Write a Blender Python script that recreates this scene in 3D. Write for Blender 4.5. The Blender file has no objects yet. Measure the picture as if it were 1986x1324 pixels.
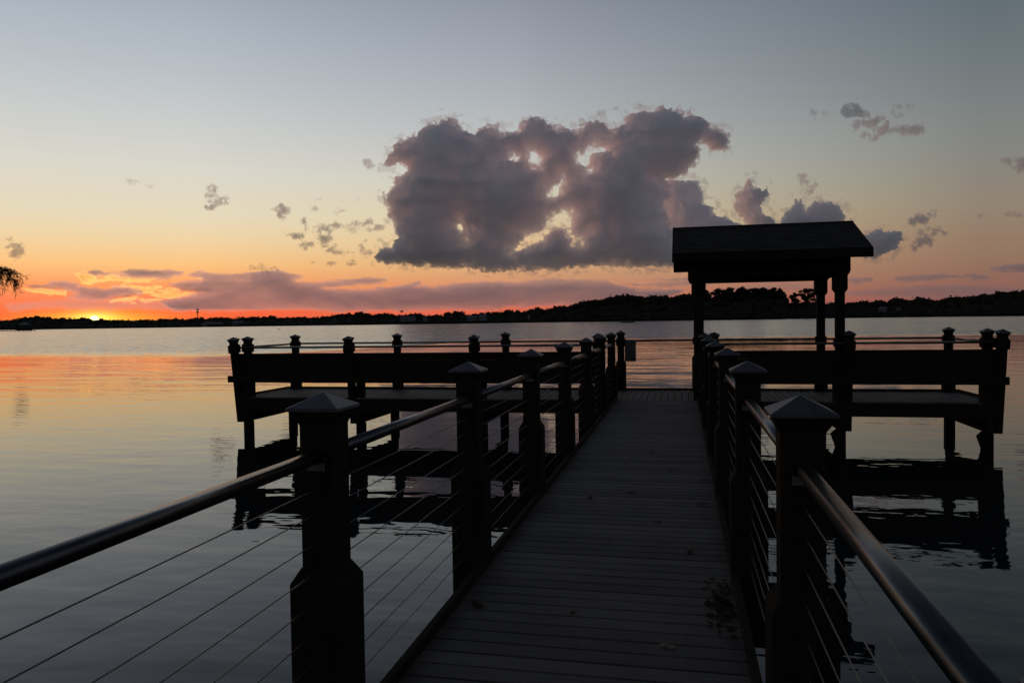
import bpy, math
import numpy as np
from mathutils import Matrix, Vector

S = bpy.context.scene
C = S.collection
rad = math.radians

# ------------------------------------------------------------ camera
FPX, PW, PH = 1490.4, 1986.0, 1324.0          # focal length in pixels of the photo
yaw, pitch, roll = 0.216606, 0.0275086, -0.0147889
EYE = np.array([0.0, 0.0, 1.57])
_f = np.array([-math.sin(yaw), math.cos(yaw), 0.0]); _r = np.array([math.cos(yaw), math.sin(yaw), 0.0]); _u = np.array([0, 0, 1.0])
_f2 = _f*math.cos(pitch) - _u*math.sin(pitch); _u2 = _u*math.cos(pitch) + _f*math.sin(pitch)
_r3 = _r*math.cos(roll) + _u2*math.sin(roll); _u3 = _u2*math.cos(roll) - _r*math.sin(roll)
cd = bpy.data.cameras.new('camera'); cam = bpy.data.objects.new('camera', cd); C.objects.link(cam)
cam.matrix_world = Matrix([[_r3[0], _u3[0], -_f2[0], 0], [_r3[1], _u3[1], -_f2[1], 0], [_r3[2], _u3[2], -_f2[2], 1.57], [0, 0, 0, 1]])
cd.sensor_fit = 'HORIZONTAL'; cd.sensor_width = 36.0; cd.lens = FPX/PW*36.0
cd.clip_start = 0.05; cd.clip_end = 60000
S.camera = cam

def ray(x, y):
    x = np.asarray(x, float); y = np.asarray(y, float)
    d = _f2*FPX + _r3*(x - PW/2)[..., None] - _u3*(y - PH/2)[..., None]
    return d/np.hypot(d[..., 0], d[..., 1])[..., None]        # scaled: 1 m of ground distance per unit

# ------------------------------------------------------------ colour management, render settings
S.view_settings.view_transform = 'Standard'; S.view_settings.look = 'None'
S.view_settings.exposure = 0.0; S.view_settings.gamma = 1.0
S.render.engine = 'CYCLES'
cy = S.cycles
cy.max_bounces = 56; cy.volume_bounces = 48; cy.transparent_max_bounces = 64; cy.diffuse_bounces = 3
cy.glossy_bounces = 4; cy.sample_clamp_indirect = 4.0; cy.use_denoising = True; cy.caustics_reflective = False

# ------------------------------------------------------------ world: dusk sky
SUN_AZ, SUN_EL = -40.89, 0.40
def lin(c):
    out = []
    for v in c[:3]:
        v /= 255.0
        out.append(v/12.92 if v <= 0.04045 else ((v+0.055)/1.055)**2.4)
    return out + [1.0]

W = bpy.data.worlds.new('World'); S.world = W; W.use_nodes = True
nt = W.node_tree; nt.nodes.clear()
def N(t, **kw):
    n = nt.nodes.new(t)
    for k, v in kw.items(): setattr(n, k, v)
    return n
def mth(op, a, b=None, c=None, clamp=False):
    n = N('ShaderNodeMath', operation=op); n.use_clamp = clamp
    for i, v in enumerate((a, b, c)):
        if v is None: continue
        if isinstance(v, (int, float)): n.inputs[i].default_value = v
        else: nt.links.new(v, n.inputs[i])
    return n.outputs[0]
tc = N('ShaderNodeTexCoord')
sep = N('ShaderNodeSeparateXYZ'); nt.links.new(tc.outputs['Generated'], sep.inputs[0])
dx, dy, dz = sep.outputs
el = mth('MULTIPLY', mth('ARCSINE', dz), 180/math.pi)
hor = mth('SQRT', mth('ADD', mth('MULTIPLY', dx, dx), mth('MULTIPLY', dy, dy)))
sx, sy = math.sin(rad(SUN_AZ)), math.cos(rad(SUN_AZ))
ca = mth('DIVIDE', mth('ADD', mth('MULTIPLY', dx, sx), mth('MULTIPLY', dy, sy)), mth('MAXIMUM', hor, 1e-5))
psi = mth('MULTIPLY', mth('ARCCOSINE', mth('MINIMUM', mth('MAXIMUM', ca, -1.0), 1.0)), 180/math.pi)
epos = mth('SQRT', mth('DIVIDE', mth('MAXIMUM', el, 0.0), 90.0), clamp=True)
def ramp(stops):
    n = N('ShaderNodeValToRGB'); cr = n.color_ramp; cr.interpolation = 'LINEAR'
    while len(cr.elements) > 1: cr.elements.remove(cr.elements[-1])
    for i, (e, c) in enumerate(stops):
        p_ = math.sqrt(e/90.0)
        s = cr.elements[0] if i == 0 else cr.elements.new(p_)
        s.position = p_; s.color = lin(c)
    nt.links.new(epos, n.inputs[0]); return n.outputs[0]
A = ramp([(0, (250, 90, 52)), (0.9, (254, 106, 60)), (1.8, (255, 130, 84)), (2.8, (255, 160, 98)), (4.2, (254, 198, 130)), (5.8, (242, 212, 164)),
          (7.6, (231, 218, 188)), (10.5, (219, 215, 203)), (13.5, (204, 206, 204)), (16.5, (188, 194, 199)), (19.5, (174, 182, 192)), (28, (130, 140, 154)), (45, (70, 80, 98)), (90, (42, 48, 60))])
B = ramp([(0, (208, 98, 80)), (0.9, (210, 108, 86)), (1.8, (206, 126, 98)), (3.0, (208, 150, 113)), (4.4, (214, 170, 124)), (6.0, (221, 190, 146)),
          (8.0, (217, 203, 170)), (10.5, (203, 201, 189)), (13.5, (184, 187, 187)), (16.5, (170, 175, 180)), (19.5, (156, 162, 172)), (28, (112, 120, 132)), (45, (62, 72, 88)), (90, (42, 48, 60))])
D = ramp([(0, (136, 88, 84)), (1.0, (138, 92, 86)), (2.2, (144, 104, 90)), (3.5, (148, 116, 96)), (5.0, (148, 124, 104)), (7.0, (146, 132, 116)),
          (9.5, (135, 134, 126)), (12.5, (125, 130, 129)), (16, (110, 119, 123)), (19.5, (97, 108, 116)), (28, (78, 87, 97)), (45, (54, 62, 76)), (90, (42, 48, 60))])
Z = ramp([(0, (116, 116, 128)), (8, (130, 132, 146)), (25, (106, 112, 126)), (50, (58, 64, 78)), (90, (42, 48, 60))])
def mixc(f, a, b):
    n = N('ShaderNodeMix', data_type='RGBA'); nt.links.new(f, n.inputs[0]); nt.links.new(a, n.inputs[6]); nt.links.new(b, n.inputs[7]); return n.outputs[2]
def step(v, a, b):
    n = N('ShaderNodeMapRange', interpolation_type='LINEAR'); n.clamp = True
    nt.links.new(v, n.inputs[0]); n.inputs[1].default_value = a; n.inputs[2].default_value = b; return n.outputs[0]
sky = mixc(step(psi, 6, 31), A, B)
sky = mixc(step(psi, 29, 60), sky, D)
sky = mixc(step(psi, 66, 130), sky, Z)
gnd = N('ShaderNodeRGB'); gnd.outputs[0].default_value = (0.05, 0.05, 0.052, 1)      # the dark land beyond the modelled shore
sky = mixc(step(el, -0.4, -1.6), sky, gnd.outputs[0])
# glow and disc of the sun in the air round it
sd = (sx*math.cos(rad(SUN_EL)), sy*math.cos(rad(SUN_EL)), math.sin(rad(SUN_EL)))
delv = mth('SUBTRACT', el, SUN_EL)
ang2 = lambda kx, ky: mth('ADD', mth('MULTIPLY', mth('MULTIPLY', psi, psi), 1/kx**2), mth('MULTIPLY', mth('MULTIPLY', delv, delv), 1/ky**2))
def glow(kx, ky, col):
    g = mth('POWER', 2.71828, mth('MULTIPLY', ang2(kx, ky), -1.0))
    n = N('ShaderNodeVectorMath', operation='SCALE'); n.inputs[0].default_value = col; nt.links.new(g, n.inputs[3]); return n.outputs[0]
def addv(a, b):
    n = N('ShaderNodeVectorMath', operation='ADD'); nt.links.new(a, n.inputs[0]); nt.links.new(b, n.inputs[1]); return n.outputs[0]
sky = addv(sky, glow(3.6, 0.55, (0.30, 0.40, 0.01)))
sky = addv(sky, glow(1.2, 0.5, (0.6, 0.7, 0.15)))
sky = addv(sky, glow(5.0, 1.6, (0.04, 0.03, 0.0)))
disc = mth('LESS_THAN', ang2(0.29, 0.29), 1.0)
nd = N('ShaderNodeVectorMath', operation='SCALE'); nd.inputs[0].default_value = (2.4, 1.9, 1.0); nt.links.new(disc, nd.inputs[3])
sky = addv(sky, nd.outputs[0])
bg = N('ShaderNodeBackground'); nt.links.new(sky, bg.inputs[0]); bg.inputs[1].default_value = 1.0
out = N('ShaderNodeOutputWorld'); nt.links.new(bg.outputs[0], out.inputs[0])
W.cycles.sampling_method = 'MANUAL'; W.cycles.sample_map_resolution = 2048

# ------------------------------------------------------------ sun
sl = bpy.data.lights.new('sun', 'SUN'); sl.energy = 1.0; sl.angle = rad(0.5); sl.color = (1.0, 0.42, 0.26)
so = bpy.data.objects.new('sun', sl); C.objects.link(so)
LEL = 0.08
sv = Vector((sx*math.cos(rad(LEL)), sy*math.cos(rad(LEL)), math.sin(rad(LEL))))
so.rotation_euler = sv.to_track_quat('Z', 'Y').to_euler()

# ------------------------------------------------------------ helpers
def material(name, build):
    m = bpy.data.materials.new(name); m.use_nodes = True
    build(m.node_tree, m.node_tree.nodes['Principled BSDF']); return m
def node(t, kind, **kw):
    n = t.nodes.new(kind)
    for k, v in kw.items(): setattr(n, k, v)
    return n
def rampn(t, src, stops):
    n = node(t, 'ShaderNodeValToRGB'); cr = n.color_ramp
    cr.elements[0].position = stops[0][0]; cr.elements[0].color = (*stops[0][1], 1)
    cr.elements[1].position = stops[-1][0]; cr.elements[1].color = (*stops[-1][1], 1)
    for p_, c in stops[1:-1]:
        e = cr.elements.new(p_); e.color = (*c, 1)
    t.links.new(src, n.inputs[0]); return n.outputs[0]
def noise(t, scale, detail=4, vec=None, rough=0.5):
    n = node(t, 'ShaderNodeTexNoise'); n.inputs['Scale'].default_value = scale; n.inputs['Detail'].default_value = detail
    n.inputs['Roughness'].default_value = rough
    if vec is not None: t.links.new(vec, n.inputs['Vector'])
    return n.outputs['Fac']
def mapping(t, scale, coord='Object', rot=(0, 0, 0)):
    c = node(t, 'ShaderNodeTexCoord'); m = node(t, 'ShaderNodeMapping')
    m.inputs['Scale'].default_value = scale; m.inputs['Rotation'].default_value = rot
    t.links.new(c.outputs[coord], m.inputs[0]); return m.outputs[0]
def bump(t, h, b, strength=0.3, dist=0.01):
    n = node(t, 'ShaderNodeBump'); n.inputs['Strength'].default_value = strength; n.inputs['Distance'].default_value = dist
    t.links.new(h, n.inputs['Height'])
    if b is not None: t.links.new(n.outputs[0], b.inputs['Normal'])
    return n
def simple(name, c1, c2, scale=6, rough=0.6, metal=0.0, stretch=(1, 1, 1), bmp=0.3, bdist=0.004, spec=0.5):
    def f(t, b):
        v = mapping(t, stretch)
        n = noise(t, scale, 6, v, 0.6)
        t.links.new(rampn(t, n, [(0.3, c1), (0.7, c2)]), b.inputs['Base Color'])
        b.inputs['Roughness'].default_value = rough; b.inputs['Metallic'].default_value = metal
        b.inputs['Specular IOR Level'].default_value = spec
        if bmp: bump(t, noise(t, scale*4, 4, v), b, bmp, bdist)
    return material(name, f)

M = {}
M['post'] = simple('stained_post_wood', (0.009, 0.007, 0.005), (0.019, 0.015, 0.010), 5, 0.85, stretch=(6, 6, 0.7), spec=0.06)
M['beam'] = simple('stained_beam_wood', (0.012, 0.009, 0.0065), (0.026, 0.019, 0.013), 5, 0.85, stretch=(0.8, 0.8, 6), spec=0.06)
M['cap'] = simple('dark_cap_metal', (0.042, 0.043, 0.046), (0.07, 0.071, 0.076), 14, 0.45, 0.5, bmp=0.15, bdist=0.001)
M['rail'] = simple('dark_anodised_rail', (0.045, 0.048, 0.052), (0.085, 0.088, 0.092), 9, 0.30, 0.85, stretch=(4, 1, 4), bmp=0.08, bdist=0.0008)
M['steel'] = simple('steel_cable', (0.09, 0.088, 0.085), (0.14, 0.135, 0.13), 30, 0.45, 0.6, bmp=0)
M['sign'] = simple('painted_board', (0.02, 0.021, 0.015), (0.035, 0.036, 0.026), 8, 0.5)
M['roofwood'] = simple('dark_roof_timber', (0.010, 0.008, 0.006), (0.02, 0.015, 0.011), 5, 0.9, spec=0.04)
M['bark'] = simple('bark', (0.03, 0.024, 0.018), (0.06, 0.05, 0.04), 8, 0.9, stretch=(1, 1, 0.3), spec=0.1)
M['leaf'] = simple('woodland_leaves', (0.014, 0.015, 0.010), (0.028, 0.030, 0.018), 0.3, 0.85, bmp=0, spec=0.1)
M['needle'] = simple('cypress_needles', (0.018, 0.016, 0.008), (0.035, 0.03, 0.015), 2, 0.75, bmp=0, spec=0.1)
M['bank'] = simple('bank_soil', (0.03, 0.035, 0.02), (0.06, 0.06, 0.035), 0.05, 0.95, bmp=0, spec=0.1)
M['wall'] = simple('pale_render', (0.10, 0.10, 0.105), (0.15, 0.15, 0.155), 0.2, 0.8, bmp=0, spec=0.2)
M['greyroof'] = simple('grey_roof', (0.07, 0.07, 0.075), (0.11, 0.11, 0.12), 0.5, 0.8, bmp=0, spec=0.2)
M['glass'] = simple('window_glass', (0.02, 0.022, 0.026), (0.03, 0.03, 0.035), 0.5, 0.2, bmp=0)
M['hull'] = simple('boat_hull', (0.06, 0.06, 0.065), (0.09, 0.09, 0.095), 1, 0.5, bmp=0)
M['dryleaf'] = simple('dry_leaf', (0.02, 0.013, 0.008), (0.045, 0.03, 0.016), 60, 0.85, bmp=0, spec=0.1)
M['paleleaf'] = simple('pale_dry_leaf', (0.16, 0.13, 0.07), (0.24, 0.19, 0.11), 60, 0.8, bmp=0, spec=0.1)

def deck_mat(name, along):       # along: axis the boards run in, 0 = X, 1 = Y
    def f(t, b):
        st = (1.2, 26, 1) if along == 0 else (26, 1.2, 1)
        v = mapping(t, st)
        c = node(t, 'ShaderNodeTexCoord'); s = node(t, 'ShaderNodeSeparateXYZ'); t.links.new(c.outputs['Object'], s.inputs[0])
        k = node(t, 'ShaderNodeMath', operation='DIVIDE'); t.links.new(s.outputs[1 - along], k.inputs[0]); k.inputs[1].default_value = 0.133
        fl = node(t, 'ShaderNodeMath', operation='FLOOR'); t.links.new(k.outputs[0], fl.inputs[0])
        wn = node(t, 'ShaderNodeTexWhiteNoise', noise_dimensions='1D'); t.links.new(fl.outputs[0], wn.inputs['W'])
        n1 = noise(t, 3.0, 8, v, 0.65); big = noise(t, 1.7, 3, mapping(t, (1, 1, 1)))
        a = node(t, 'ShaderNodeMath', operation='MULTIPLY_ADD'); t.links.new(wn.outputs['Value'], a.inputs[0]); a.inputs[1].default_value = 0.35; t.links.new(n1, a.inputs[2])
        a2 = node(t, 'ShaderNodeMath', operation='MULTIPLY_ADD'); t.links.new(big, a2.inputs[0]); a2.inputs[1].default_value = 0.45; t.links.new(a.outputs[0], a2.inputs[2])
        t.links.new(rampn(t, a2.outputs[0], [(0.5, (0.030, 0.0265, 0.0225)), (0.85, (0.066, 0.058, 0.050)), (1.0, (0.092, 0.082, 0.071))]), b.inputs['Base Color'])
        b.inputs['Roughness'].default_value = 0.72; b.inputs['Specular IOR Level'].default_value = 0.22
        # fine ribs along the boards
        kk = node(t, 'ShaderNodeMath', operation='MULTIPLY'); t.links.new(s.outputs[1 - along], kk.inputs[0]); kk.inputs[1].default_value = 2*math.pi/0.0133
        sn = node(t, 'ShaderNodeMath', operation='SINE'); t.links.new(kk.outputs[0], sn.inputs[0])
        bm_ = bump(t, sn.outputs[0], None, 0.35, 0.001)
        b2 = bump(t, n1, b, 0.4, 0.003); t.links.new(bm_.outputs[0], b2.inputs['Normal'])
    return material(name, f)
M['deck'] = deck_mat('grey_composite_boards', 0)
M['deck2'] = deck_mat('grey_composite_boards_lengthwise', 1)

def shingle(t, b):
    br = node(t, 'ShaderNodeTexBrick'); t.links.new(mapping(t, (1, 1.0, 1)), br.inputs['Vector'])
    br.inputs['Scale'].default_value = 1.0; br.inputs['Brick Width'].default_value = 0.28; br.inputs['Row Height'].default_value = 0.125
    br.inputs['Mortar Size'].default_value = 0.006; br.inputs['Color1'].default_value = (0.022, 0.02, 0.019, 1)
    br.inputs['Color2'].default_value = (0.042, 0.038, 0.035, 1); br.inputs['Mortar'].default_value = (0.015, 0.014, 0.013, 1)
    t.links.new(br.outputs['Color'], b.inputs['Base Color']); b.inputs['Roughness'].default_value = 0.9
    b.inputs['Specular IOR Level'].default_value = 0.15
    bump(t, br.outputs['Fac'], b, -0.5, 0.006)
M['shingle'] = material('asphalt_shingles', shingle)

def water(t, b):
    b.inputs['Base Color'].default_value = (0.010, 0.013, 0.014, 1); b.inputs['IOR'].default_value = 1.333
    b.inputs['Specular IOR Level'].default_value = 0.5
    g = node(t, 'ShaderNodeNewGeometry'); s = node(t, 'ShaderNodeSeparateXYZ'); t.links.new(g.outputs['Position'], s.inputs[0])
    def mr(v, a, b_, c=0.0, d=1.0):
        n = node(t, 'ShaderNodeMapRange', interpolation_type='SMOOTHSTEP'); t.links.new(v, n.inputs[0])
        for i, q in enumerate((a, b_, c, d)): n.inputs[i+1].default_value = q
        return n.outputs[0]
    def m2(op, a, b_):
        n = node(t, 'ShaderNodeMath', operation=op)
        for i, q in enumerate((a, b_)):
            if isinstance(q, (int, float)): n.inputs[i].default_value = q
            else: t.links.new(q, n.inputs[i])
        return n.outputs[0]
    def nz(scale, st, detail=3, rot=0.0):
        m = node(t, 'ShaderNodeMapping'); m.inputs['Scale'].default_value = st; m.inputs['Rotation'].default_value = (0, 0, rot)
        t.links.new(g.outputs['Position'], m.inputs[0]); return noise(t, scale, detail, m.outputs[0], 0.5)
    edge = m2('ADD', mr(s.outputs[0], -36, -18, 55, 95), m2('MULTIPLY', m2('SUBTRACT', nz(0.06, (0.5, 1, 1), 3), 0.5), 10))
    ruf = mr(m2('SUBTRACT', s.outputs[1], edge), -7, 10)
    # breeze bands inside the ruffled part
    band = m2('MULTIPLY', ruf, m2('ADD', 0.78, m2('MULTIPLY', nz(0.02, (0.25, 1.6, 1), 4), 0.45)))
    t.links.new(m2('ADD', 0.012, m2('MULTIPLY', ruf, 0.07)), b.inputs['Roughness'])
    # long low swell, small ripples, breeze chop
    dist_ = m2('SQRT', m2('ADD', m2('MULTIPLY', s.outputs[0], s.outputs[0]), m2('MULTIPLY', s.outputs[1], s.outputs[1])), 0) if False else s.outputs[1]
    h = m2('MULTIPLY', nz(0.75, (0.35, 1.0, 1), 2, 0.12), 0.015)
    h = m2('ADD', h, m2('MULTIPLY', m2('MULTIPLY', nz(2.3, (0.5, 1.0, 1), 2, -0.2), 0.0055), 1.0))
    patch = mr(nz(0.16, (0.5, 1, 1), 2), 0.42, 0.62)
    h = m2('ADD', h, m2('MULTIPLY', m2('MULTIPLY', nz(6.0, (0.6, 1.0, 1), 2, 0.3), 0.0012), patch))
    # steeper wavelets: their slopes are given directly, a train across the middle distance and breeze chop farther out
    mid = mr(s.outputs[1], 16, 34)
    def slope(scale, st, det, rot, amp, mask, bias=0.5):
        return m2('MULTIPLY', m2('MULTIPLY', m2('SUBTRACT', nz(scale, st, det, rot), bias), amp), mask)
    sy_ = m2('ADD', slope(1.1, (0.10, 1.0, 1), 3, 0.04, -0.095, mid), slope(2.8, (0.45, 1.0, 1), 3, 0.3, -0.44, band, 0.30))
    sx2 = m2('ADD', slope(1.3, (0.2, 1.0, 1), 2, -0.06, 0.02, mid), slope(3.1, (0.6, 1.0, 1), 3, -0.4, 0.20, band))
    cb = node(t, 'ShaderNodeCombineXYZ'); t.links.new(sx2, cb.inputs[0]); t.links.new(sy_, cb.inputs[1]); cb.inputs[2].default_value = 1.0
    nrm = node(t, 'ShaderNodeVectorMath', operation='NORMALIZE'); t.links.new(cb.outputs[0], nrm.inputs[0])
    bb = bump(t, h, b, 1.0, 1.0); t.links.new(nrm.outputs[0], bb.inputs['Normal'])
M['water'] = material('lake_water', water)

def vol(name, col, dens, aniso=0.35):
    m = bpy.data.materials.new(name); m.use_nodes = True; t = m.node_tree; t.nodes.clear()
    v = node(t, 'ShaderNodeVolumePrincipled'); v.inputs['Color'].default_value = (*col, 1); v.inputs['Density'].default_value = dens
    v.inputs['Anisotropy'].default_value = aniso
    o = node(t, 'ShaderNodeOutputMaterial'); t.links.new(v.outputs[0], o.inputs['Volume']); return m

class MB:
    def __init__(s): s.v = []; s.f = []
    def add(s, vs, fs):
        n = len(s.v); s.v += [tuple(map(float, q)) for q in vs]; s.f += [tuple(i+n for i in q) for q in fs]; return s
    def box(s, x0, x1, y0, y1, z0, z1):
        return s.add([(x0, y0, z0), (x1, y0, z0), (x1, y1, z0), (x0, y1, z0), (x0, y0, z1), (x1, y0, z1), (x1, y1, z1), (x0, y1, z1)],
                     [(0, 3, 2, 1), (4, 5, 6, 7), (0, 1, 5, 4), (1, 2, 6, 5), (2, 3, 7, 6), (3, 0, 4, 7)])
    def loft(s, prof, c=0.012, cx=0.0, cy_=0.0, caps=True):
        """square section column: prof = [(half width, z)], with chamfered corners"""
        rings = []
        for q in prof:
            w, z = q[0], q[1]; k = min(c, w*0.45)
            rings.append([(cx+a, cy_+b_, z) for a, b_ in ((w, -w+k), (w, w-k), (w-k, w), (-w+k, w), (-w, w-k), (-w, -w+k), (-w+k, -w), (w-k, -w))])
        vs = [p_ for r_ in rings for p_ in r_]; fs = []
        for i in range(len(rings)-1):
            for j in range(8):
                a = i*8+j; b_ = i*8+(j+1) % 8; fs.append((a, b_, b_+8, a+8))
        if caps: fs.append(tuple(range(7, -1, -1))); fs.append(tuple(range((len(rings)-1)*8, len(rings)*8)))
        return s.add(vs, fs)
    def tube(s, pts, r, n=8, caps=True, prof=None):
        pts = [Vector(p_) for p_ in pts]; rs = r if isinstance(r, (list, tuple)) else [r]*len(pts)
        vs = []; fs = []
        for i, p_ in enumerate(pts):
            t_ = (pts[min(i+1, len(pts)-1)] - pts[max(i-1, 0)]).normalized()
            up = Vector((0, 0, 1)) if abs(t_.z) < 0.95 else Vector((1, 0, 0))
            a = t_.cross(up).normalized(); b_ = a.cross(t_)
            if prof: vs += [p_ + a*u + b_*w for u, w in prof]
            else: vs += [p_ + (a*math.cos(2*math.pi*k/n) + b_*math.sin(2*math.pi*k/n))*rs[i] for k in range(n)]
        n = len(prof) if prof else n
        for i in range(len(pts)-1):
            for k in range(n): fs.append((i*n+k, i*n+(k+1) % n, (i+1)*n+(k+1) % n, (i+1)*n+k))
        if caps: fs.append(tuple(range(n-1, -1, -1))); fs.append(tuple(range((len(pts)-1)*n, len(pts)*n)))
        return s.add(vs, fs)
    def build(s, name, mat, parent=None, smooth=False, bevel=0.0):
        me = bpy.data.meshes.new(name); me.from_pydata(s.v, [], s.f); me.update()
        me.materials.append(mat if not isinstance(mat, str) else M[mat])
        if smooth: me.polygons.foreach_set('use_smooth', [True]*len(me.polygons))
        o = bpy.data.objects.new(name, me); C.objects.link(o)
        if parent is not None: o.parent = parent
        if bevel:
            b = o.modifiers.new('bevel', 'BEVEL'); b.width = bevel; b.segments = 1; b.limit_method = 'ANGLE'
        return o
def tag(o, label=None, cat=None, group=None, kind=None):
    for k, v in (('label', label), ('category', cat), ('group', group), ('kind', kind)):
        if v: o[k] = v
    return o
def empty(name, loc=(0, 0, 0), **kw):
    o = bpy.data.objects.new(name, None); C.objects.link(o); o.location = loc; o.empty_display_size = 0.2
    return tag(o, **kw)
def copy_tree(o, loc=None, rot=None, parent=None):
    c = o.copy(); C.objects.link(c); c.parent = parent
    if parent is None and loc is not None: c.location = loc
    if rot is not None: c.rotation_euler = rot
    for ch in list(o.children): copy_tree(ch, parent=c)
    return c
ORD = ['first', 'second', 'third', 'fourth', 'fifth', 'sixth', 'seventh', 'eighth', 'ninth', 'tenth']

# ------------------------------------------------------------ noise in numpy (for clouds and foliage)
def hash2(ix, iy, seed):
    h = (ix.astype(np.int64)*374761393 + iy.astype(np.int64)*668265263 + seed*1442695041) & 0xffffffff
    h = ((h ^ (h >> 13))*1274126177) & 0xffffffff
    return ((h ^ (h >> 16)) & 0xffffff)/float(0xffffff)
def vnoise(x, y, seed):
    ix = np.floor(x); iy = np.floor(y); fx = x-ix; fy = y-iy
    fx = fx*fx*fx*(fx*(fx*6-15)+10); fy = fy*fy*fy*(fy*(fy*6-15)+10)
    a = hash2(ix, iy, seed); b = hash2(ix+1, iy, seed); c = hash2(ix, iy+1, seed); d = hash2(ix+1, iy+1, seed)
    return (a*(1-fx)+b*fx)*(1-fy) + (c*(1-fx)+d*fx)*fy
def fbm(x, y, seed, octs=5, gain=0.55):
    s = 0; a = 1; tot = 0
    for k in range(octs):
        s = s + a*(vnoise(x, y, seed+k)*2-1); tot += a; a *= gain
        x, y = 1.97*(x*0.8-y*0.6)+17.3, 1.97*(x*0.6+y*0.8)+9.1
    return s/tot
def billow(x, y, seed, octs=4, gain=0.5):
    s = 0; a = 1; tot = 0
    for k in range(octs):
        s = s + a*(1-np.abs(vnoise(x, y, seed+k)*2-1)*2); tot += a; a *= gain
        x, y = 2.03*(x*0.8-y*0.6)+11.3, 2.03*(x*0.6+y*0.8)+3.1
    return s/tot
def sdist(px, py, poly):
    """signed distance to a polygon, positive inside"""
    P = np.array(poly, float); Q = np.roll(P, -1, 0); best = np.full(px.shape, 1e9); inside = np.zeros(px.shape, bool)
    for (ax, ay), (bx, by) in zip(P, Q):
        ex, ey = bx-ax, by-ay; wx, wy = px-ax, py-ay
        t_ = np.clip((wx*ex+wy*ey)/(ex*ex+ey*ey+1e-9), 0, 1)
        best = np.minimum(best, (wx-ex*t_)**2 + (wy-ey*t_)**2)
        c = ((ay > py) != (by > py)); xi = ax + (py-ay)*ex/np.where(abs(ey) < 1e-9, 1e-9, ey)
        inside ^= c & (px < xi)
    d = np.sqrt(best); return np.where(inside, d, -d)

# ------------------------------------------------------------ setting: water, banks
WZ = -0.845
wv = MB(); wv.add([(-6000, -300, WZ), (6000, -300, WZ), (6000, 4000, WZ), (-6000, 4000, WZ)], [(0, 1, 2, 3)])
tag(wv.build('water', 'water'), kind='structure')

def shore_r(azd):            # distance of the far waterline by bearing
    return float(np.interp(azd, [-110, -75, -46, -34, -23, -1, 13, 22, 40, 70], [420, 700, 1040, 900, 760, 700, 760, 720, 520, 300]))
azs = np.arange(-110, 71, 1.0)
bk = MB(); rows = [(0, -0.95), (3, -0.55), (25, 0.2), (200, 3.0), (3000, 12)]
vs = []
for a in azs:
    r0 = shore_r(a)+3*math.sin(a*1.7)+4*math.sin(a*0.63)
    for dr, z in rows: vs.append(((r0+dr)*math.sin(rad(a)), (r0+dr)*math.cos(rad(a)), z))
fs = []
for i in range(len(azs)-1):
    for j in range(len(rows)-1):
        a = i*len(rows)+j; fs.append((a, a+len(rows), a+len(rows)+1, a+1))
bk.add(vs, fs); tag(bk.build('far_bank_ground', 'bank'), kind='structure')
nb = MB(); nb.add([(-300, -4.6, -1.1), (300, -4.6, -1.1), (300, -6, -0.1), (-300, -6, -0.1), (300, -60, 0.4), (-300, -60, 0.4), (300, -290, 1), (-300, -290, 1)],
                  [(0, 1, 2, 3), (3, 2, 4, 5), (5, 4, 6, 7)])
tag(nb.build('near_bank_ground', 'bank'), kind='structure')

# ------------------------------------------------------------ far woods: profile of the tree tops as seen over the lake
PROF = [(-700, 606), (-420, 612), (-200, 608), (-60, 616), (0, 619), (20, 617), (41, 613), (55, 611), (72, 609.8), (89, 611.3), (97, 613.4), (116, 614.5), (135, 613), (155, 614.5), (162, 612),
        (170, 612.5), (175, 615.5), (178, 618.2), (190, 618.2), (194, 616), (210, 617.5), (242, 617.3), (262, 618), (281, 616), (290, 618.5), (314, 616), (338, 614.6), (360, 616), (382, 613.6),
        (399, 614), (423, 612.2), (459, 614), (474, 611), (493, 612), (529, 610.4), (550, 614), (578, 611.5), (599, 613), (627, 611), (645, 607.6), (670, 605), (700, 602.9), (721, 607.7),
        (754, 604.7), (766, 608), (815, 605.3), (827, 609), (851, 606.8), (881, 601.7), (899, 602), (905, 607.7), (936, 604.7), (951, 600.8), (963, 604), (981, 598.4), (1002, 600.8), (1020, 602),
        (1028, 596.9), (1041, 594), (1052, 596), (1057, 599.3), (1075, 591), (1102, 588.7), (1138, 580.5), (1168, 578.7), (1183, 569.5), (1214, 567.9), (1244, 571.5), (1265, 568.5), (1300, 572),
        (1345, 566), (1360, 561), (1372, 564), (1378, 574), (1392, 566), (1404, 560), (1417, 566), (1428, 559), (1447, 558), (1456, 564), (1470, 559), (1487, 560), (1500, 563), (1510, 560), (1519, 568), (1524, 585), (1535, 584), (1560, 581), (1590, 583), (1603, 584), (1620, 582), (1640, 585), (1663, 582), (1685, 580),
        (1704, 579), (1718, 582), (1743, 572.7), (1758, 577.5), (1785, 573.4), (1804, 577.5), (1828, 579), (1846, 571), (1868, 572), (1898, 572), (1910, 566.7), (1943, 561.8), (1954, 564), (1981, 561), (2080, 556), (2300, 548), (2600, 560)]
PX = np.array([q[0] for q in PROF]); PY = np.array([q[1] for q in PROF])
rng = np.random.default_rng(7)
ICO_V, ICO_F = None, None
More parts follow.
